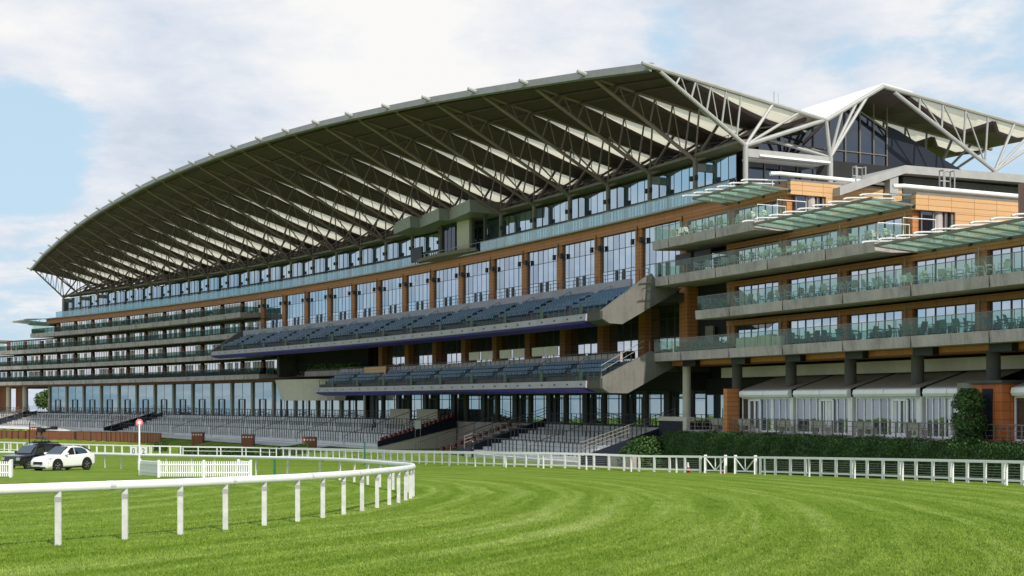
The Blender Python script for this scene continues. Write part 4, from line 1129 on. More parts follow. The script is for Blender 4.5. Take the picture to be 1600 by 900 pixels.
# ------------------------------------------------------------------ rails
def G(x, y): return Vector((x, y, ground_z(x, y)))
def spline(pts, step):
    pts = [Vector((p[0], p[1], 0)) for p in pts]; out = []
    for i in range(len(pts) - 1):
        p0 = pts[max(0, i - 1)]; p1 = pts[i]; p2 = pts[i + 1]; p3 = pts[min(len(pts) - 1, i + 2)]
        for k in range(12):
            t = k / 12
            out.append(.5 * ((2 * p1) + (p2 - p0) * t + (2 * p0 - 5 * p1 + 4 * p2 - p3) * t * t + (3 * p1 - p0 - 3 * p2 + p3) * t ** 3))
    out.append(pts[-1])
    res = [out[0]]; acc = 0
    for a, b in zip(out, out[1:]):
        L = (b - a).length; d = step - acc
        while d <= L:
            res.append(a.lerp(b, d / L)); d += step
        acc = L - (d - step)
    return res
def zz(p, dz=0): return Vector((p.x, p.y, ground_z(p.x, p.y) + dz))
# bend rail of the inner course
near = [(-9.2, 25.95), (-8.33, 27.55), (-7.5, 28.95), (-6.84, 30.55), (-6.23, 32.2), (-5.66, 33.8), (-5.26, 35.6), (-4.89, 37.2), (-4.58, 39.1), (-4.34, 41.2), (-4.13, 43.1), (-3.97, 44.8), (-3.87, 46.6), (-3.83, 48.3), (-3.87, 50.05), (-4.05, 52.1), (-4.45, 54.4), (-5.35, 57.6), (-6.3, 61.0), (-7.3, 64.8), (-8.5, 69.0), (-9.8, 72.9), (-11.5, 76.6), (-14.2, 81.1), (-17.0, 85.1), (-18.9, 88.0), (-21.1, 90.9), (-23.5, 94.0), (-26.4, 97.9), (-29.8, 102.2), (-32.4, 106.2), (-35.2, 110.8), (-39.8, 116.5), (-45, 122), (-51, 127), (-58, 131)]
RT = 1.22
pre = [(-15.5, 17.2), (-13.3, 19.6), (-11.2, 22.6)]
rail_path = [zz(p, RT - .10) for p in spline(pre + near, .45)]
br = thing('bend_rail', zz(Vector((-3.9, 48, 0))), 'white plastic running rail curving round the bend on the infield turf', 'rail')
prof = []
m = MB()
P_ = []; K = 10
for i, p in enumerate(rail_path):
    a = rail_path[max(0, i - 1)]; b = rail_path[min(len(rail_path) - 1, i + 1)]
    d = (b - a); d.z = 0; d.normalize(); u = Vector((-d.y, d.x, 0))
    for k in range(K):
        an = 2 * math.pi * k / K
        P_.append(p + u * .09 * math.cos(an) + Vector((0, 0, .05 + .105 * math.sin(an))))
fs = []
for i in range(len(rail_path) - 1):
    for k in range(K):
        a = i * K + k; b_ = i * K + (k + 1) % K; fs.append((a, b_, b_ + K, a + K))
m.add(P_, fs); part(m, 'top_rail', 'white', br, smooth=True)
def post_src(): return None
for i, p in enumerate(near + pre):
    q = zz(Vector((p[0], p[1], 0)))
    mm = MB().hexa([q + Vector(v) for v in ((-.06, -.03, -.1), (.06, -.03, -.1), (.06, .03, -.1), (-.06, .03, -.1), (-.06, -.03, RT - .05), (.06, -.03, RT - .05), (.06, .03, RT - .05), (-.06, .03, RT - .05))])
    part(mm, 'post', 'whiteweather', br)
    if q.y < 60: part(MB().box(q.x - .066, q.x + .066, q.y - .036, q.y + .036, q.z + RT - .34, q.z + RT - .24), 'bracket', 'steel_light', br)
# outer rails along the home straight
outer = [W(s_, n_) for s_, n_ in ((-60, 11.5), (-48, 9.8), (-37, 8.4), (-28, 7.6), (-18, 7.5), (-9, 8.4), (-1, 10.4), (12, 14.4), (30, 15.8), (45, 16.3), (61, 17.3), (69, 19.6), (74.5, 23.6), (83, 28.7), (95, 33.3), (106, 36.6), (120, 40), (140, 44))]
pth = spline([(p.x, p.y) for p in outer], .5)
def s_of(p): return SN(p.x, p.y)[0]
def rail_fence(name, label, sa, sb, sp, tops, pw, off=0.0, postmat='white', wires=True, h=1.22):
    seg = [p for p in pth if sa <= s_of(p) <= sb]
    if off:
        seg2 = []
        for i, p in enumerate(seg):
            a = seg[max(0, i - 1)]; b = seg[min(len(seg) - 1, i + 1)]; d = (b - a).normalized(); seg2.append(p + Vector((-d.y, d.x, 0)) * off)
        seg = seg2
    t = thing(name, zz(seg[len(seg) // 2]), label, 'rail')
    for (z, w, hh) in tops: part(MB().ribbon([zz(p, z) for p in seg], w, hh), 'rail', postmat, t)
    if wires:
        m = MB()
        for z in (.32, .46, .60, .74, .88): m.ribbon([zz(p, z) for p in seg[::2]], .012, .018)
        part(m, 'wire', 'steel_light', t)
    k = 0; n = max(1, int(round(sp / .5)))
    for i in range(0, len(seg), n):
        p = zz(seg[i]); a = seg[max(0, i - 1)]; b = seg[min(len(seg) - 1, i + 1)]; d = (b - a).normalized(); u = Vector((-d.y, d.x, 0))
        m = MB()
        c = [p + d * x + u * y + Vector((0, 0, z)) for z in (-.15, h - .02) for (x, y) in ((-pw, -.045), (pw, -.045), (pw, .045), (-pw, .045))]
        part(m.hexa(c), 'post', postmat, t); k += 1
    return t
PF = [(1.08, .08, .15), (.16, .07, .11)]
rail_fence('perimeter_rail', 'white post and rail fence below the hedge, right of the braced gates', -60, -12.6, 1.5, PF, .09)
rail_fence('perimeter_rail', 'white post and rail fence in front of the terraces, left of the braced gates', -7.0, 62.5, 1.5, PF, .09)
rail_fence('perimeter_rail', 'white post and rail fence across the far home straight behind the parked cars', 76.0, 139, 1.5, PF, .09, wires=False)
rail_fence('running_rail', 'thin white running rail just in front of the perimeter fence', -60, 139, 4.5, [(1.12, .12, .10)], .045, off=.9, wires=False)
rail_fence('open_rail', 'short open two-bar white rail before the dark clipped hedge', 62.8, 75.8, 3.0, [(1.05, .06, .08), (.62, .05, .06)], .05, wires=False)
# two braced gates
gp_ = [p for p in pth if -12.6 <= s_of(p) <= -7.0]
gl = len(gp_)
for (i0, i1, l) in ((0, gl // 2 - 1, 'white gate with V-shaped braces, nearer the hedge end'), (gl // 2 + 1, gl - 1, 'white gate with V-shaped braces, beside the traffic cones')):
    a, b = zz(gp_[i0]), zz(gp_[i1])
    t = thing('gate', a.lerp(b, .5), l, 'gate', 'braced white gates in the fence')
    fr = MB().ribbon([a + Vector((0, 0, 1.08)), b + Vector((0, 0, 1.08))], .06, .13); fr.ribbon([a + Vector((0, 0, .15)), b + Vector((0, 0, .15))], .06, .1)
    part(fr, 'frame', 'white', t)
    for q in (a, b): part(MB().box(q.x - .10, q.x + .10, q.y - .06, q.y + .06, q.z - .1, q.z + 1.3), 'post', 'white', t)
    bb = MB(); mid = a.lerp(b, .5)
    bb.tube(a + Vector((0, 0, 1.1)), mid + Vector((0, 0, .2)), .045); bb.tube(b + Vector((0, 0, 1.1)), mid + Vector((0, 0, .2)), .045); bb.tube(mid + Vector((0, 0, .2)), mid + Vector((0, 0, 1.1)), .04)
    part(bb, 'brace', 'white', t)
# traffic cones
def cone(x, y, l, src=None):
    t = thing('traffic_cone', G(x, y), l, 'traffic cone', 'traffic cones by the gates'); b = G(x, y)
    m = MB().box(b.x - .21, b.x + .21, b.y - .21, b.y + .21, b.z, b.z + .06); m.tube(b + Vector((0, 0, .05)), b + Vector((0, 0, .38)), .18, .10, 14)
    part(m, 'body', 'red', t); part(MB().tube(b + Vector((0, 0, .38)), b + Vector((0, 0, .74)), .10, .045, 14), 'sleeve', 'white', t)
cone(12.7, 92.4, 'red and white traffic cone standing clear of the gates, farther from the hedge'); cone(15.0, 90.2, 'red and white traffic cone at the foot of the braced gate')
# ------------------------------------------------------------------ infield things
def picket(pts, label, h=1.0):
    t = thing('picket_fence', G(*pts[0]), label, 'picket fence', 'white picket hurdles on the infield')
    P3 = [G(*p) for p in pts]
    pk = MB(); rl = MB()
    for a, b in zip(P3, P3[1:]):
        L = (b - a).length; n = int(L / .13); d = (b - a).normalized(); u = Vector((-d.y, d.x, 0))
        for i in range(n + 1):
            p = a.lerp(b, i / n); pk.hexa([p + d * x + u * y + Vector((0, 0, z)) for z in (.06, h) for (x, y) in ((-.035, -.012), (.035, -.012), (.035, .012), (-.035, .012))])
        for z in (.25, .75): rl.ribbon([a + Vector((0, 0, z)), b + Vector((0, 0, z))], .06, .08)
    part(pk, 'pickets', 'white', t)['kind'] = 'stuff'; part(rl, 'rail', 'white', t)
    for p in P3: part(MB().box(p.x - .07, p.x + .07, p.y - .07, p.y + .07, p.z - .1, p.z + h + .08), 'post', 'white', t)
picket([(-24.4, 84.0), (-21.75, 78.85), (-18.95, 78.75), (-16.1, 78.9), (-17.6, 82.4)], 'white picket hurdle fence in the middle of the infield turf')
picket([(-36, 79.6), (-33.4, 79.2), (-30.9, 78.9), (-31.9, 81.6)], 'white picket hurdle fence in front of the black off-road car')
fpx = G(-29.2, 100.3)
fp = thing('winning_post', fpx, 'tall white post topped with a red and white disc behind the infield rail', 'post')
part(MB().tube(fpx, fpx + Vector((0, 0, 3.6)), .075, .065, 12), 'pole', 'white', fp)
dd = Vector((.27, -.95, 0)).normalized(); c0 = fpx + Vector((0, 0, 3.75))
part(MB().tube(c0 + dd * .05, c0 - dd * .05, .28, .28, 28), 'disc', 'redpale', fp)
part(MB().tube(c0 + dd * .075, c0 + dd * .045, .14, .14, 24), 'disc_centre', 'white', fp)
def marker(x, y, h, l):
    p = G(x, y); o = MB().tube(p + Vector((0, 0, -.1)), p + Vector((0, 0, h)), .075, .07, 12).build('marker_post', M['green_dark']); tag(o, l, 'post', 'green marker posts')
marker(-15.5, 83.6, 1.2, 'short dark green marker post under the infield rail'); marker(-14.1, 122.5, 2.3, 'tall dark green marker post behind the perimeter rail')
# number boards on the far rail
def board(sa, txt, l):
    p = [q for q in pth if s_of(q) >= sa][0]; q = [r_ for r_ in pth if s_of(r_) >= sa + 1.35][0]
    d = (q - p).normalized(); u = Vector((-d.y, d.x, 0)); a = zz(p) + u * 1.05
    t = thing('number_board', a, l, 'sign', 'white number boards on the far rail')
    part(MB().hexa([a + d * x + u * y + Vector((0, 0, z)) for z in (.12, 1.08) for (x, y) in ((0, 0), (1.1, 0), (1.1, .04), (0, .04))]), 'panel', 'white', t)
    cu = bpy.data.curves.new('numeral', 'FONT'); cu.body = txt; cu.size = .95; cu.extrude = .008; cu.align_x = 'CENTER'
    tmp = bpy.data.objects.new('tmp_text', cu); COL.objects.link(tmp); bpy.context.view_layer.update(); me = bpy.data.meshes.new_from_object(tmp.evaluated_get(bpy.context.evaluated_depsgraph_get())); bpy.data.objects.remove(tmp); o = bpy.data.objects.new('numeral', me); COL.objects.link(o); o.parent = t
    mx = Matrix((( -d.x, 0, u.x, 0), (-d.y, 0, u.y, 0), (0, 1, 0, 0), (0, 0, 0, 1)))
    pos = d * .55 + u * .055 + Vector((0, 0, .26)); o.matrix_local = Matrix.Translation(pos) @ mx; me.materials.clear(); me.materials.append(M['steel_dark'])
board(80.5, '0', 'white board with a dark zero on the far rail'); board(79.15, '2', 'white board with a dark figure two on the far rail')
# sign on two legs in the passage, small things near the fence
b0 = W(40, 10.9, -5.25)
sg = thing('notice_board', b0, 'small grey notice box on two thin legs at the mouth of the passage', 'sign')
part(MB().box(b0.x - .32, b0.x + .32, b0.y - .08, b0.y + .08, 1.0 + b0.z + 1.5, b0.z + 3.35), 'panel', 'steel_light', sg)
for d in (-.26, .26): part(MB().tube(b0 + Vector((d, 0, 0)), b0 + Vector((d, 0, 2.6)), .03), 'leg', 'steel', sg)
# brown timber fence, slatted bin stores
fz = [W(s_, n_) for s_, n_ in ((108.5, 15.4), (116, 15.6), (126, 15.9), (140, 16.4), (155, 17.2), (170, 18.2), (190, 19.5))]
tf = thing('timber_fence', zz(fz[3]), 'long low brown timber fence in front of the far terraces', 'fence')
fp_ = spline([(p.x, p.y) for p in fz], 1.5)
part(MB().ribbon([zz(p, -.1) for p in fp_], .10, 1.6), 'boards', 'timber', tf)
part(MB().ribbon([zz(p, 1.51) for p in fp_], .16, .06), 'capping', 'timber', tf)
for i in range(0, len(fp_), 3):
    q = zz(fp_[i]) + (W(100, 1) - W(100, 0)) * .1; part(MB().box(q.x - .06, q.x + .06, q.y - .06, q.y + .06, q.z - .1, q.z + 1.5), 'post', 'timber', tf)
for (x, y, l) in ((-82.6, 222, 'brown slatted timber bin store at the far end above the timber fence'), (-43.2, 176.2, 'brown slatted timber bin store just right of the timber fence end'), (-33.6, 163, 'brown slatted timber bin store in the middle of the far lawn edge'), (-23.4, 148, 'brown slatted timber bin store nearest the sunken passage')):
    p = G(x, y); t = thing('bin_store', p, l, 'bin store', 'brown timber bin stores along the terrace foot')
    a = .75; k = .5
    m = MB()
    for (sx, sy) in ((-1, 0), (1, 0), (0, -1), (0, 1)):
        if sx: m.box(p.x + sx * a - .03, p.x + sx * a + .03, p.y - k, p.y + k, p.z - .2, p.z + 1.45)
        else: m.box(p.x - a + .04, p.x + a - .04, p.y + sy * k - .03, p.y + sy * k + .03, p.z - .2, p.z + 1.45)
    part(m, 'wall', 'timber', t)
    part(MB().box(p.x - a - .05, p.x + a + .05, p.y - k - .05, p.y + k + .05, p.z + 1.46, p.z + 1.53), 'lid', 'timber', t)
    q = MB()
    for i in range(4): q.box(p.x - .6 + i * .35, p.x - .42 + i * .35, p.y - k - .045, p.y - k - .032, p.z + 1.12, p.z + 1.3)
    part(q, 'opening', 'white', t)
dh = thing('hedge', zz(Vector((-32, 150, 0))), 'low dark clipped hedge behind the open white rail', 'hedge')
pp = []
for i in range(5000):
    f = random.random(); c = Vector((-23.5, 146.4, 0)).lerp(Vector((-40.5, 156.5, 0)), f); b = zz(c)
    if random.random() < .6: pp.append((b + Vector((-.5 * .52 * 0, -.45, random.uniform(0, 1.05))), Vector((-.4, -.9, .3))))
    else: pp.append((b + Vector((random.uniform(-.3, .3), random.uniform(-.45, .5), 1.05)), Vector((0, 0, 1))))
leafcloud(pp, .24, 'foliage', 'hedge', dh)
part(MB().ribbon([zz(Vector((-23.5, 146.4, 0)).lerp(Vector((-40.5, 156.5, 0)), i / 8), -.1) for i in range(9)], .7, 1.05), 'branches', 'hedge', dh)
sb = G(-46.5, 169.5)
bsh = thing('bush', sb, 'small dark round shrub on the far lawn left of the bin stores', 'bush')
leafcloud([(sb + Vector((math.cos(a) * .8, math.sin(a) * .8, h)), Vector((math.cos(a), math.sin(a), .5))) for a, h in ((random.uniform(0, 6.28), random.uniform(0, 1.2)) for i in range(900))], .25, 'foliage', 'hedge', bsh)
part(MB().tube(sb, sb + Vector((0, 0, .9)), .3, .2), 'trunk', 'bark', bsh)
# ------------------------------------------------------------------ trees beyond the far end
def tree(x, y, h, l, seed):
    rnd = random.Random(seed); b = Vector((x, y, ground_z(x, y))); t = thing('tree', b, l, 'tree', 'trees beyond the far end of the grandstand')
    m = MB().tube(b, b + Vector((0, 0, h * .55)), .35, .16)
    cl = []
    for i in range(9):
        a = rnd.uniform(0, 6.28); q = b + Vector((math.cos(a) * h * .26, math.sin(a) * h * .26, h * rnd.uniform(.45, .9))); m.tube(b + Vector((0, 0, h * rnd.uniform(.3, .5))), q, .12, .04); cl.append(q)
    cl.append(b + Vector((0, 0, h * .85)))
    part(m, 'trunk', 'bark', t)
    pp = []
    for q in cl:
        rr = h * rnd.uniform(.13, .2)
        for i in range(420):
            v = Vector((rnd.gauss(0, 1), rnd.gauss(0, 1), rnd.gauss(0, .8))).normalized(); pp.append((q + v * rr * rnd.uniform(.5, 1.1), v))
    leafcloud(pp, .5, 'crown', 'leaf', t, .8)
for i, (s_, n_, h, l) in enumerate(((214, -40, 8.5, 'round green tree seen through the open end of the stand'), (226, -52, 10, 'taller green tree beyond the open end of the stand'), (240, -30, 7.5, 'low green tree past the last far balcony'), (252, -45, 9, 'green tree farthest beyond the end of the stand'))):
    q = W(s_, n_); tree(q.x, q.y, h, l, i)

# ------------------------------------------------------------------ turf blades close to the camera
gb = MB(); rg = random.Random(3)
while len(gb.f) < 230000:
    y = 17.5 / (1 - rg.random() ** 1.15 * .76); x = rg.uniform(-.43, .43) * y
    if rg.random() > .9: y = rg.uniform(17, 30)
    z = ground_z(x, y); a = rg.uniform(0, 3.14); w = .0075 * min(y, 34) / 20; h = rg.uniform(.022, .048); c, q = math.cos(a) * w, math.sin(a) * w
    lx, ly = rg.gauss(0, .02), rg.gauss(0, .02); i = len(gb.v)
    gb.v += [Vector((x - c, y - q, z - .005)), Vector((x + c, y + q, z - .005)), Vector((x + lx, y + ly, z + h))]; gb.f.append((i, i + 1, i + 2)); gb.uv += [(0, 0)] * 3
tag(gb.build('grass', M['blades'], recalc=False), kind='stuff')
# ------------------------------------------------------------------ people
M['coat'] = plain('dark_coat', (.012, .012, .014), .8); M['skin'] = plain('skin_tone', (.42, .26, .19), .6, 0, .05); M['hair'] = plain('dark_hair', (.02, .015, .01), .7)
def person(loc, rz, label, J, face):
    """J: joint name -> (x, y, z, radius, parent) ; the body is one skinned surface"""
    t = thing('person', loc, label, 'person', 'people on the terraces'); t.rotation_euler = (0, 0, rz)
    names = list(J); me = bpy.data.meshes.new('body')
    me.from_pydata([J[k][:3] for k in names], [(names.index(J[k][4]), names.index(k)) for k in names if J[k][4]], [])
    o = bpy.data.objects.new('body', me); COL.objects.link(o); o.parent = t
    o.modifiers.new('skin', 'SKIN'); sv = me.skin_vertices[0].data if me.skin_vertices else None
    if sv is None:
        me.attributes.new('skin', 'FLOAT', 'POINT')
    for i, k in enumerate(names):
        sv[i].radius = (J[k][3], J[k][3]); sv[i].use_root = (i == 0)
    ss = o.modifiers.new('subd', 'SUBSURF'); ss.levels = 2; ss.render_levels = 2
    me.materials.append(M['coat'])
    dg = bpy.context.evaluated_depsgraph_get(); bpy.context.view_layer.update()
    m2 = bpy.data.meshes.new_from_object(o.evaluated_get(dg)); m2.materials.clear(); m2.materials.append(M['coat']); m2.materials.append(M['skin'])
    hx, hy, hz_ = J['head'][:3]; hands = [J[k][:3] for k in J if k.startswith('hand')]
    for p in m2.polygons:
        c = p.center; p.use_smooth = True
        if (c - Vector((hx, hy, hz_))).length < .19 or any((c - Vector(h)).length < .07 for h in hands): p.material_index = 1
    o.modifiers.clear(); o.data = m2
    hb = MB(); pts = []
    f = Vector(face).normalized()
    for i in range(7):
        th = math.pi * i / 6
        for j in range(12):
            a = 2 * math.pi * j / 12; d = Vector((math.sin(th) * math.cos(a), math.sin(th) * math.sin(a), math.cos(th)))
            pts.append(Vector((hx, hy, hz_ + .03)) - f * .025 + d * .118)
    hb.add(pts, [(i * 12 + j, i * 12 + (j + 1) % 12, (i + 1) * 12 + (j + 1) % 12, (i + 1) * 12 + j) for i in range(6) for j in range(12)])
    h = hb.build('hair', M['hair'], None, smooth=True); h.parent = t
    return t
ST = {'pelvis': (0, 0, .95, .17, None), 'waist': (0, 0, 1.12, .16, 'pelvis'), 'chest': (0, 0, 1.33, .18, 'waist'), 'neck': (0, 0, 1.5, .065, 'chest'), 'head': (.01, 0, 1.65, .105, 'neck'),
      'shoulder_l': (0, .19, 1.42, .075, 'chest'), 'elbow_l': (.03, .25, 1.14, .055, 'shoulder_l'), 'hand_l': (.12, .2, .92, .04, 'elbow_l'),
      'shoulder_r': (0, -.19, 1.42, .075, 'chest'), 'elbow_r': (.03, -.25, 1.14, .055, 'shoulder_r'), 'hand_r': (.12, -.2, .92, .04, 'elbow_r'),
      'hip_l': (0, .1, .88, .12, 'pelvis'), 'knee_l': (.03, .12, .5, .085, 'hip_l'), 'ankle_l': (0, .12, .09, .055, 'knee_l'), 'toe_l': (.17, .13, .04, .04, 'ankle_l'),
      'hip_r': (0, -.1, .88, .12, 'pelvis'), 'knee_r': (.03, -.12, .5, .085, 'hip_r'), 'ankle_r': (0, -.12, .09, .055, 'knee_r'), 'toe_r': (.17, -.13, .04, .04, 'ankle_r')}
SI = {'pelvis': (0, 0, .46, .16, None), 'waist': (.03, 0, .62, .15, 'pelvis'), 'chest': (.14, 0, .85, .17, 'waist'), 'neck': (.22, 0, 1.0, .065, 'chest'), 'head': (.29, 0, 1.13, .105, 'neck'),
      'shoulder_l': (.16, .19, .92, .075, 'chest'), 'elbow_l': (.30, .24, .68, .055, 'shoulder_l'), 'hand_l': (.48, .14, .60, .04, 'elbow_l'),
      'shoulder_r': (.16, -.19, .92, .075, 'chest'), 'elbow_r': (.30, -.24, .68, .055, 'shoulder_r'), 'hand_r': (.48, -.14, .60, .04, 'elbow_r'),
      'hip_l': (.1, .1, .46, .11, 'pelvis'), 'knee_l': (.46, .12, .48, .08, 'hip_l'), 'ankle_l': (.42, .12, .08, .055, 'knee_l'), 'toe_l': (.58, .13, .04, .04, 'ankle_l'),
      'hip_r': (.1, -.1, .46, .11, 'pelvis'), 'knee_r': (.46, -.12, .48, .08, 'hip_r'), 'ankle_r': (.42, -.12, .08, .055, 'knee_r'), 'toe_r': (.58, -.13, .04, .04, 'ankle_r')}
q_ = W(26.2, 11.6); person(Vector((q_.x, q_.y, ground_z(q_.x, q_.y))), AH + math.pi, 'person in a dark coat standing behind the white fence at the foot of the terrace', ST, (1, 0, 0))
q_ = W(62.6, 5.2, -3.4); person(q_, AH + math.pi, 'person in dark clothes sitting bent forward on the terrace steps', SI, (1, 0, 0))

# pale paved strip along the foot of the far terraces
pv = MB(); k = 60
for i in range(k + 1):
    s_ = 62 + (238 - 62) * i / k
    for n_ in (10.4, 11.6, 13.2):
        q = W(s_, n_); pv.v.append(Vector((q.x, q.y, ground_z(q.x, q.y) + .03 + .0))); pv.uv.append((s_, n_))
pv.f = [(i * 3 + j, i * 3 + j + 1, i * 3 + j + 4, i * 3 + j + 3) for i in range(k) for j in range(2)]
tag(pv.build('path', M['terrace'], recalc=False), kind='structure')

# sleeve joints of the bend rail
acc = 0
for i in range(6, len(rail_path) - 2):
    if rail_path[i].y > 62: break
    if i % 9 == 0:
        a, b = rail_path[i], rail_path[i + 1]; d = (b - a).normalized(); u = Vector((-d.y, d.x, 0)); P2 = []
        for c in (a, a + d * .16):
            for k in range(10):
                an = 2 * math.pi * k / 10; P2.append(c + u * .096 * math.cos(an) + Vector((0, 0, .05 + .111 * math.sin(an))))
        part(MB().add(P2, [(k, (k + 1) % 10, 10 + (k + 1) % 10, 10 + k) for k in range(10)] + [tuple(range(9, -1, -1)), tuple(range(10, 20))]), 'sleeve', 'whiteweather', br)
# ------------------------------------------------------------------ cars (local frame: x forward, y left, z up; wheels on z=0)
def loft(secs, close=True):
    m = MB(); k = len(secs[0]); pts = [p for s_ in secs for p in s_]; fs = []
    for i in range(len(secs) - 1):
        for j in range(k):
            a = i * k + j; b = i * k + (j + 1) % k; fs.append((a, b, b + k, a + k))
    L = (len(secs) - 1) * k
    fs += [tuple(range(k - 1, -1, -1)), tuple(range(L, L + k))]
    return m.add(pts, fs)
def sec(x, w, zb, zs, zt, wt, tuck=.1):
    """closed outline: bottom, sill, shoulder, top edge and back"""
    h = [(w - tuck, zb), (w, zb + .16), (w * 1.0, lerp(zb, zs, .55)), (w * .985, zs), (wt, zt)]
    return [(x, y, z) for (y, z) in h] + [(x, -y, z) for (y, z) in reversed(h)]
def local(mb, name, mat, par, smooth=False, bevel=0):
    me = mb.build(name, M[mat], None, smooth=smooth, bevel=bevel); me.parent = par; return me
def wheel(par, x, y, r, w=.25):
    t = MB(); sgn = 1 if y > 0 else -1
    n = 26; prof = [(r * .62, -w / 2), (r * .93, -w / 2), (r, -w * .32), (r, w * .32), (r * .93, w / 2), (r * .62, w / 2)]
    pts = []; k = len(prof)
    for i in range(n):
        a = 2 * math.pi * i / n
        for (rr, yy) in prof: pts.append((x + math.cos(a) * rr, y + yy, r + math.sin(a) * rr))
    fs = [(i * k + j, i * k + (j + 1) % k, ((i + 1) % n) * k + (j + 1) % k, ((i + 1) % n) * k + j) for i in range(n) for j in range(k)]
    t.add(pts, fs); wo = local(t, 'wheel', 'tyre', par)
    q = MB(); yo = y + sgn * w * .36
    for i in range(5):
        a = 2 * math.pi * i / 5 + .3
        for d in (-.13, .13):
            q.tube((x + math.cos(a) * .06, yo, r + math.sin(a) * .06), (x + math.cos(a + d) * r * .60, yo + sgn * .02, r + math.sin(a + d) * r * .60), .03, .028, 6)
    q.tube((x, yo - .02, r), (x, yo + .05 * sgn, r), .075, .06, 12)
    ring = [(x + math.cos(2 * math.pi * i / 24) * r * .62, yo, r + math.sin(2 * math.pi * i / 24) * r * .62) for i in range(25)]
    q.path(ring, .03, 6)
    rm = local(q, 'rim', 'rim', par); rm.parent = wo
    b = MB().tube((x, y - w * .3, r), (x, y + sgn * w * .1, r), r * .6, r * .6, 18); bk = local(b, 'brake', 'black', par); bk.parent = wo
    return wo
def arch(par, x, y, r, mat='black'):
    m = MB(); sgn = 1 if y > 0 else -1; pts = []; n = 14
    for i in range(n + 1):
        a = math.pi * i / n - .12 + .24 * i / n - .0
        for rr in (r + .02, r + .13):
            for yy in (y - sgn * .30, y + sgn * .012): pts.append((x + math.cos(a) * rr, yy, r + math.sin(a) * rr))
    fs = []
    for i in range(n):
        o = i * 4
        for (a, b) in ((0, 1), (1, 3), (3, 2), (2, 0)): fs.append((o + a, o + b, o + 4 + b, o + 4 + a))
    m.add(pts, fs); m.add([(x, y + sgn * .006, r)] + [(x + math.cos(2 * math.pi * i / 24) * (r + .05), y + sgn * .006, r + math.sin(2 * math.pi * i / 24) * (r + .05)) for i in range(24)], [(0, 1 + i, 1 + (i + 1) % 24) for i in range(24)])
    return local(m, 'wheel_arch', mat, par)
def car(loc, fwd, label, paint, L, Wd, bodysec, green, wx, r, glasspieces, name, pillars):
    t = thing(name, loc, label, 'car')
    t.rotation_euler = (0, 0, math.atan2(fwd[1], fwd[0])); t.scale = (1.06, 1.06, 1.13 if paint == 'carwhite' else 1.08)
    bo = loft(bodysec); b = local(bo, 'body', paint, t, smooth=True)
    md = b.modifiers.new('bevel', 'BEVEL'); md.width = .04; md.segments = 3; md.limit_method = 'ANGLE'; md.angle_limit = R(28)
    g = local(loft(green), 'greenhouse', paint, t, smooth=True)
    md = g.modifiers.new('bevel', 'BEVEL'); md.width = .05; md.segments = 3; md.limit_method = 'ANGLE'; md.angle_limit = R(28)
    for (nm, poly, off) in glasspieces: local(MB().plate(poly, off), nm, 'carglass', t)
    for y in (Wd / 2 - .11, -Wd / 2 + .11):
        for x in wx: arch(t, x, (Wd / 2 - .004) * (1 if y > 0 else -1), r, 'black'); wheel(t, x, (Wd / 2 - .12) * (1 if y > 0 else -1), r)
    return t
M['carwhite'] = plain('white_car_paint', (.80, .80, .79), .18, 0, .01); M['carwhite'].node_tree.nodes['Principled BSDF'].inputs['Coat Weight'].default_value = .6
M['carblack'] = plain('black_car_paint', (.010, .010, .012), .15, 0, .02); M['carblack'].node_tree.nodes['Principled BSDF'].inputs['Coat Weight'].default_value = .8
M['lamp'] = plain('clear_headlamp', (.45, .48, .52), .12, .3, .02)
# white coupe-backed sport utility car
w = .97
body = [sec(2.42, .62, .30, .62, .70, .52), sec(2.30, .86, .24, .70, .84, .70), sec(2.0, .955, .22, .80, .96, .74), sec(1.2, w, .22, .92, 1.06, .80), sec(.6, w, .22, .96, 1.10, .84), sec(-.8, w, .22, 1.0, 1.10, .86), sec(-1.7, w, .23, 1.06, 1.16, .85), sec(-2.25, .93, .30, 1.05, 1.14, .80), sec(-2.44, .80, .42, .92, 1.02, .70)]
def gsec(x, wb, zb, wt, zt): return [(x, wb, zb), (x, wt, zt - .05), (x, wt - .14, zt), (x, -wt + .14, zt), (x, -wt, zt - .05), (x, -wb, zb)]
green = [gsec(.98, .80, 1.04, .78, 1.10), gsec(.55, .85, 1.06, .72, 1.40), gsec(.05, .87, 1.07, .66, 1.64), gsec(-.6, .87, 1.08, .65, 1.70), gsec(-1.25, .87, 1.10, .64, 1.64), gsec(-1.85, .84, 1.12, .66, 1.42), gsec(-2.25, .78, 1.12, .70, 1.18)]
def sideglass(pts, s_): return [(x, s_ * (lerp(.885, .69, (z - 1.08) / .58)), z) for (x, z) in pts]
gl = []
for s_ in (1, -1):
    gl.append(('side_window', sideglass([(.62, 1.12), (-.28, 1.12), (-.28, 1.60), (.0, 1.57)], s_), (0, s_ * .012, 0)))
    gl.append(('side_window', sideglass([(-.36, 1.12), (-1.62, 1.18), (-1.45, 1.44), (-1.05, 1.57), (-.36, 1.60)], s_), (0, s_ * .012, 0)))
gl.append(('windscreen', [(.93, -.70, 1.13), (.93, .70, 1.13), (.10, .58, 1.61), (.10, -.58, 1.61)], (.05, 0, .06)))
gl.append(('rear_window', [(-1.42, -.56, 1.60), (-1.42, .56, 1.60), (-2.14, .64, 1.26), (-2.14, -.64, 1.26)], (-.03, 0, .07)))
fwd = Vector((-.43, -.90, 0)).normalized()
def place(fx, fy, wxf, half, fwd):                       # from the ground point of the near front wheel
    left = Vector((-fwd.y, fwd.x, 0)); p = Vector((fx, fy, 0)) - fwd * wxf - left * half; return Vector((p.x, p.y, ground_z(p.x, p.y)))
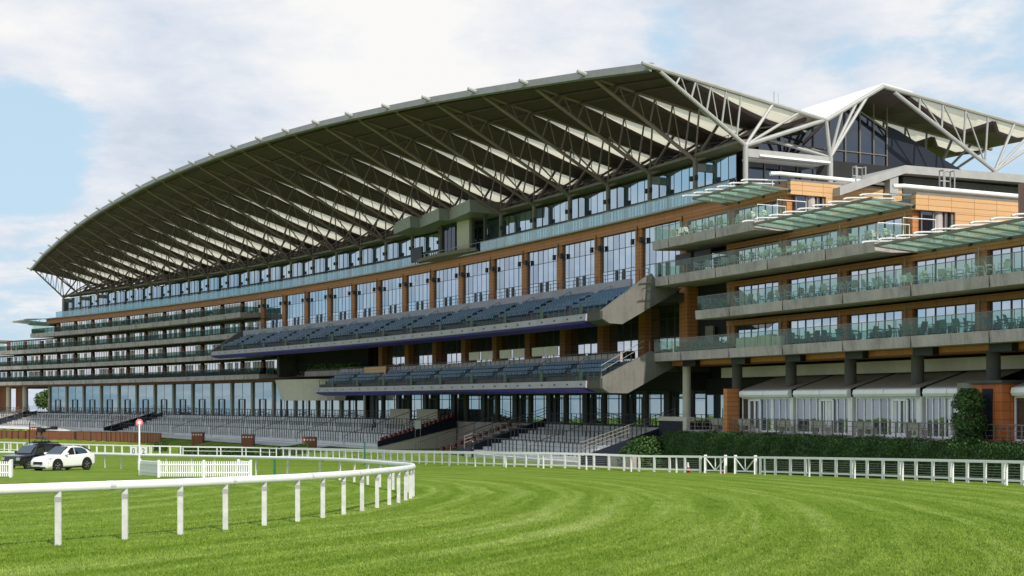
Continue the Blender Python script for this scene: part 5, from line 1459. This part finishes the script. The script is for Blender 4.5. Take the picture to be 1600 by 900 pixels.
c1 = car(place(-35.1, 98.8, 1.48, .88, fwd), fwd, 'white sport utility car with a sloping coupe roof parked on the infield turf', 'carwhite', 4.9, 1.95, body, green, (1.48, -1.42), .385, gl, 'parked_car', None)
local(MB().box(2.36, 2.47, -.42, .42, .50, .68), 'grille', 'black', c1)
for s_ in (1, -1):
    local(MB().plate([(2.30, s_ * .52, .42), (2.20, s_ * .84, .44), (2.20, s_ * .84, .66), (2.30, s_ * .52, .62)], (.08, s_ * .03, 0)), 'air_intake', 'black', c1)
    local(MB().plate([(2.30, s_ * .58, .74), (2.05, s_ * .88, .80), (1.90, s_ * .86, .93), (2.18, s_ * .58, .84)], (.05, s_ * .03, .05)), 'headlight', 'lamp', c1)
    local(MB().hexa([(.55, s_ * .93, 1.10), (.78, s_ * .93, 1.10), (.78, s_ * 1.14, 1.12), (.55, s_ * 1.14, 1.12), (.55, s_ * .93, 1.26), (.74, s_ * .93, 1.26), (.74, s_ * 1.14, 1.26), (.55, s_ * 1.14, 1.26)]), 'wing_mirror', 'carwhite', c1, bevel=.03)
    local(MB().box(-2.47, -2.36, s_ * .66 - .12, s_ * .66 + .12, .92, 1.0), 'tail_light', 'red', c1)
local(MB().box(-1.2, 1.2, -.985, .985, .20, .30), 'sill', 'black', c1)
local(MB().box(2.36, 2.43, -.66, .66, .22, .34), 'lower_bumper', 'black', c1)
local(MB().box(2.45, 2.475, -.26, .26, .36, .47), 'number_plate', 'whiteweather', c1)
# black boxy off-road car
w = .96
body = [sec(2.38, .86, .38, .92, 1.04, .82), sec(2.2, .95, .32, .98, 1.10, .84), sec(1.0, w, .32, 1.06, 1.15, .86), sec(.9, w, .32, 1.10, 1.17, .88), sec(-2.2, w, .34, 1.12, 1.20, .88), sec(-2.38, .90, .40, 1.10, 1.18, .84)]
green = [gsec(1.02, .84, 1.12, .80, 1.18), gsec(.35, .88, 1.14, .74, 1.80), gsec(-.4, .89, 1.16, .74, 1.90), gsec(-2.1, .88, 1.18, .74, 1.90), gsec(-2.32, .85, 1.18, .74, 1.84)]
gl = []
def sg2(pts, s_): return [(x, s_ * (lerp(.90, .775, (z - 1.16) / .7)), z) for (x, z) in pts]
for s_ in (1, -1):
    for (a, b, c, d) in ((.62, -.25, -.25, .28), (-.34, -1.2, -1.2, -.34), (-1.3, -2.1, -2.1, -1.3)):
        gl.append(('side_window', sg2([(a, 1.22), (b, 1.22), (c, 1.74), (d, 1.74)], s_), (0, s_ * .012, 0)))
gl.append(('windscreen', [(.99, -.74, 1.2), (.99, .74, 1.2), (.40, .66, 1.76), (.40, -.66, 1.76)], (.05, 0, .05)))
fw2 = Vector((-.40, -.92, 0)).normalized()
c2 = car(place(-39.9, 105.6, 1.45, .88, fw2), fw2, 'black boxy off-road car with roof equipment parked behind the white car', 'carblack', 4.8, 1.92, body, green, (1.45, -1.43), .38, gl, 'parked_car', None)
local(MB().box(2.33, 2.42, -.55, .55, .70, .95), 'grille', 'steel_dark', c2)
for s_ in (1, -1):
    local(MB().box(2.24, 2.41, min(s_ * .6, s_ * .88), max(s_ * .6, s_ * .88), .74, .96), 'headlight', 'lamp', c2)
    local(MB().box(.62, .80, min(s_ * .94, s_ * 1.16), max(s_ * .94, s_ * 1.16), 1.16, 1.38), 'wing_mirror', 'carblack', c2, bevel=.03)
local(MB().box(2.40, 2.425, -.26, .26, .48, .59), 'number_plate', 'whiteweather', c2)
local(MB().box(2.32, 2.44, -.90, .90, .36, .46), 'lower_bumper', 'steel_dark', c2)
rkk = MB()
for s_ in (1, -1): rkk.tube((.1, s_ * .62, 1.98), (-2.1, s_ * .62, 1.98), .03)
for x in (.0, -.7, -1.4, -2.05): rkk.tube((x, -.62, 1.98), (x, .62, 1.98), .025); rkk.tube((x, .62, 1.86), (x, .62, 1.98), .025); rkk.tube((x, -.62, 1.86), (x, -.62, 1.98), .025)
local(rkk, 'roof_rack', 'black', c2)
# camera crane standing on the roof rack
cc = thing('camera_crane', Vector((0, 0, 0)), 'black camera rig with a swivelling head standing on the black car roof', 'camera rig')
ml = Matrix.Translation(c2.location) @ Matrix.Rotation(c2.rotation_euler[2], 4, 'Z')
cc.location = ml @ Vector((-.95, 0, 2.01 * 1.08)); cc.rotation_euler = (0, 0, c2.rotation_euler[2])
local(MB().box(-.55, .55, -.5, .5, .01, .10), 'base', 'black', cc)
tr_ = MB()
for (x, y) in ((.45, .4), (-.45, .4), (.45, -.4), (-.45, -.4), (0, .45)): tr_.tube((x, y, .1), (0, 0, .62), .04)
tr_.tube((0, 0, .5), (0, 0, .9), .09); tr_.tube((-.3, .2, .25), (.4, -.25, .5), .06)
local(tr_, 'tripod', 'steel_dark', cc)
hd = MB().tube((0, -.35, 1.05), (0, .25, 1.05), .20, .20, 14); hd.box(-.25, .25, -.2, .2, .85, 1.2); hd.tube((0, .2, 1.12), (-.3, 1.0, 1.2), .09); hd.box(-.5, -.12, .85, 1.3, 1.08, 1.36)
local(hd, 'head', 'black', cc)
local(MB().tube((.6, -.75, -.1), (.6, -.75, 1.7), .04), 'mast', 'black', cc)
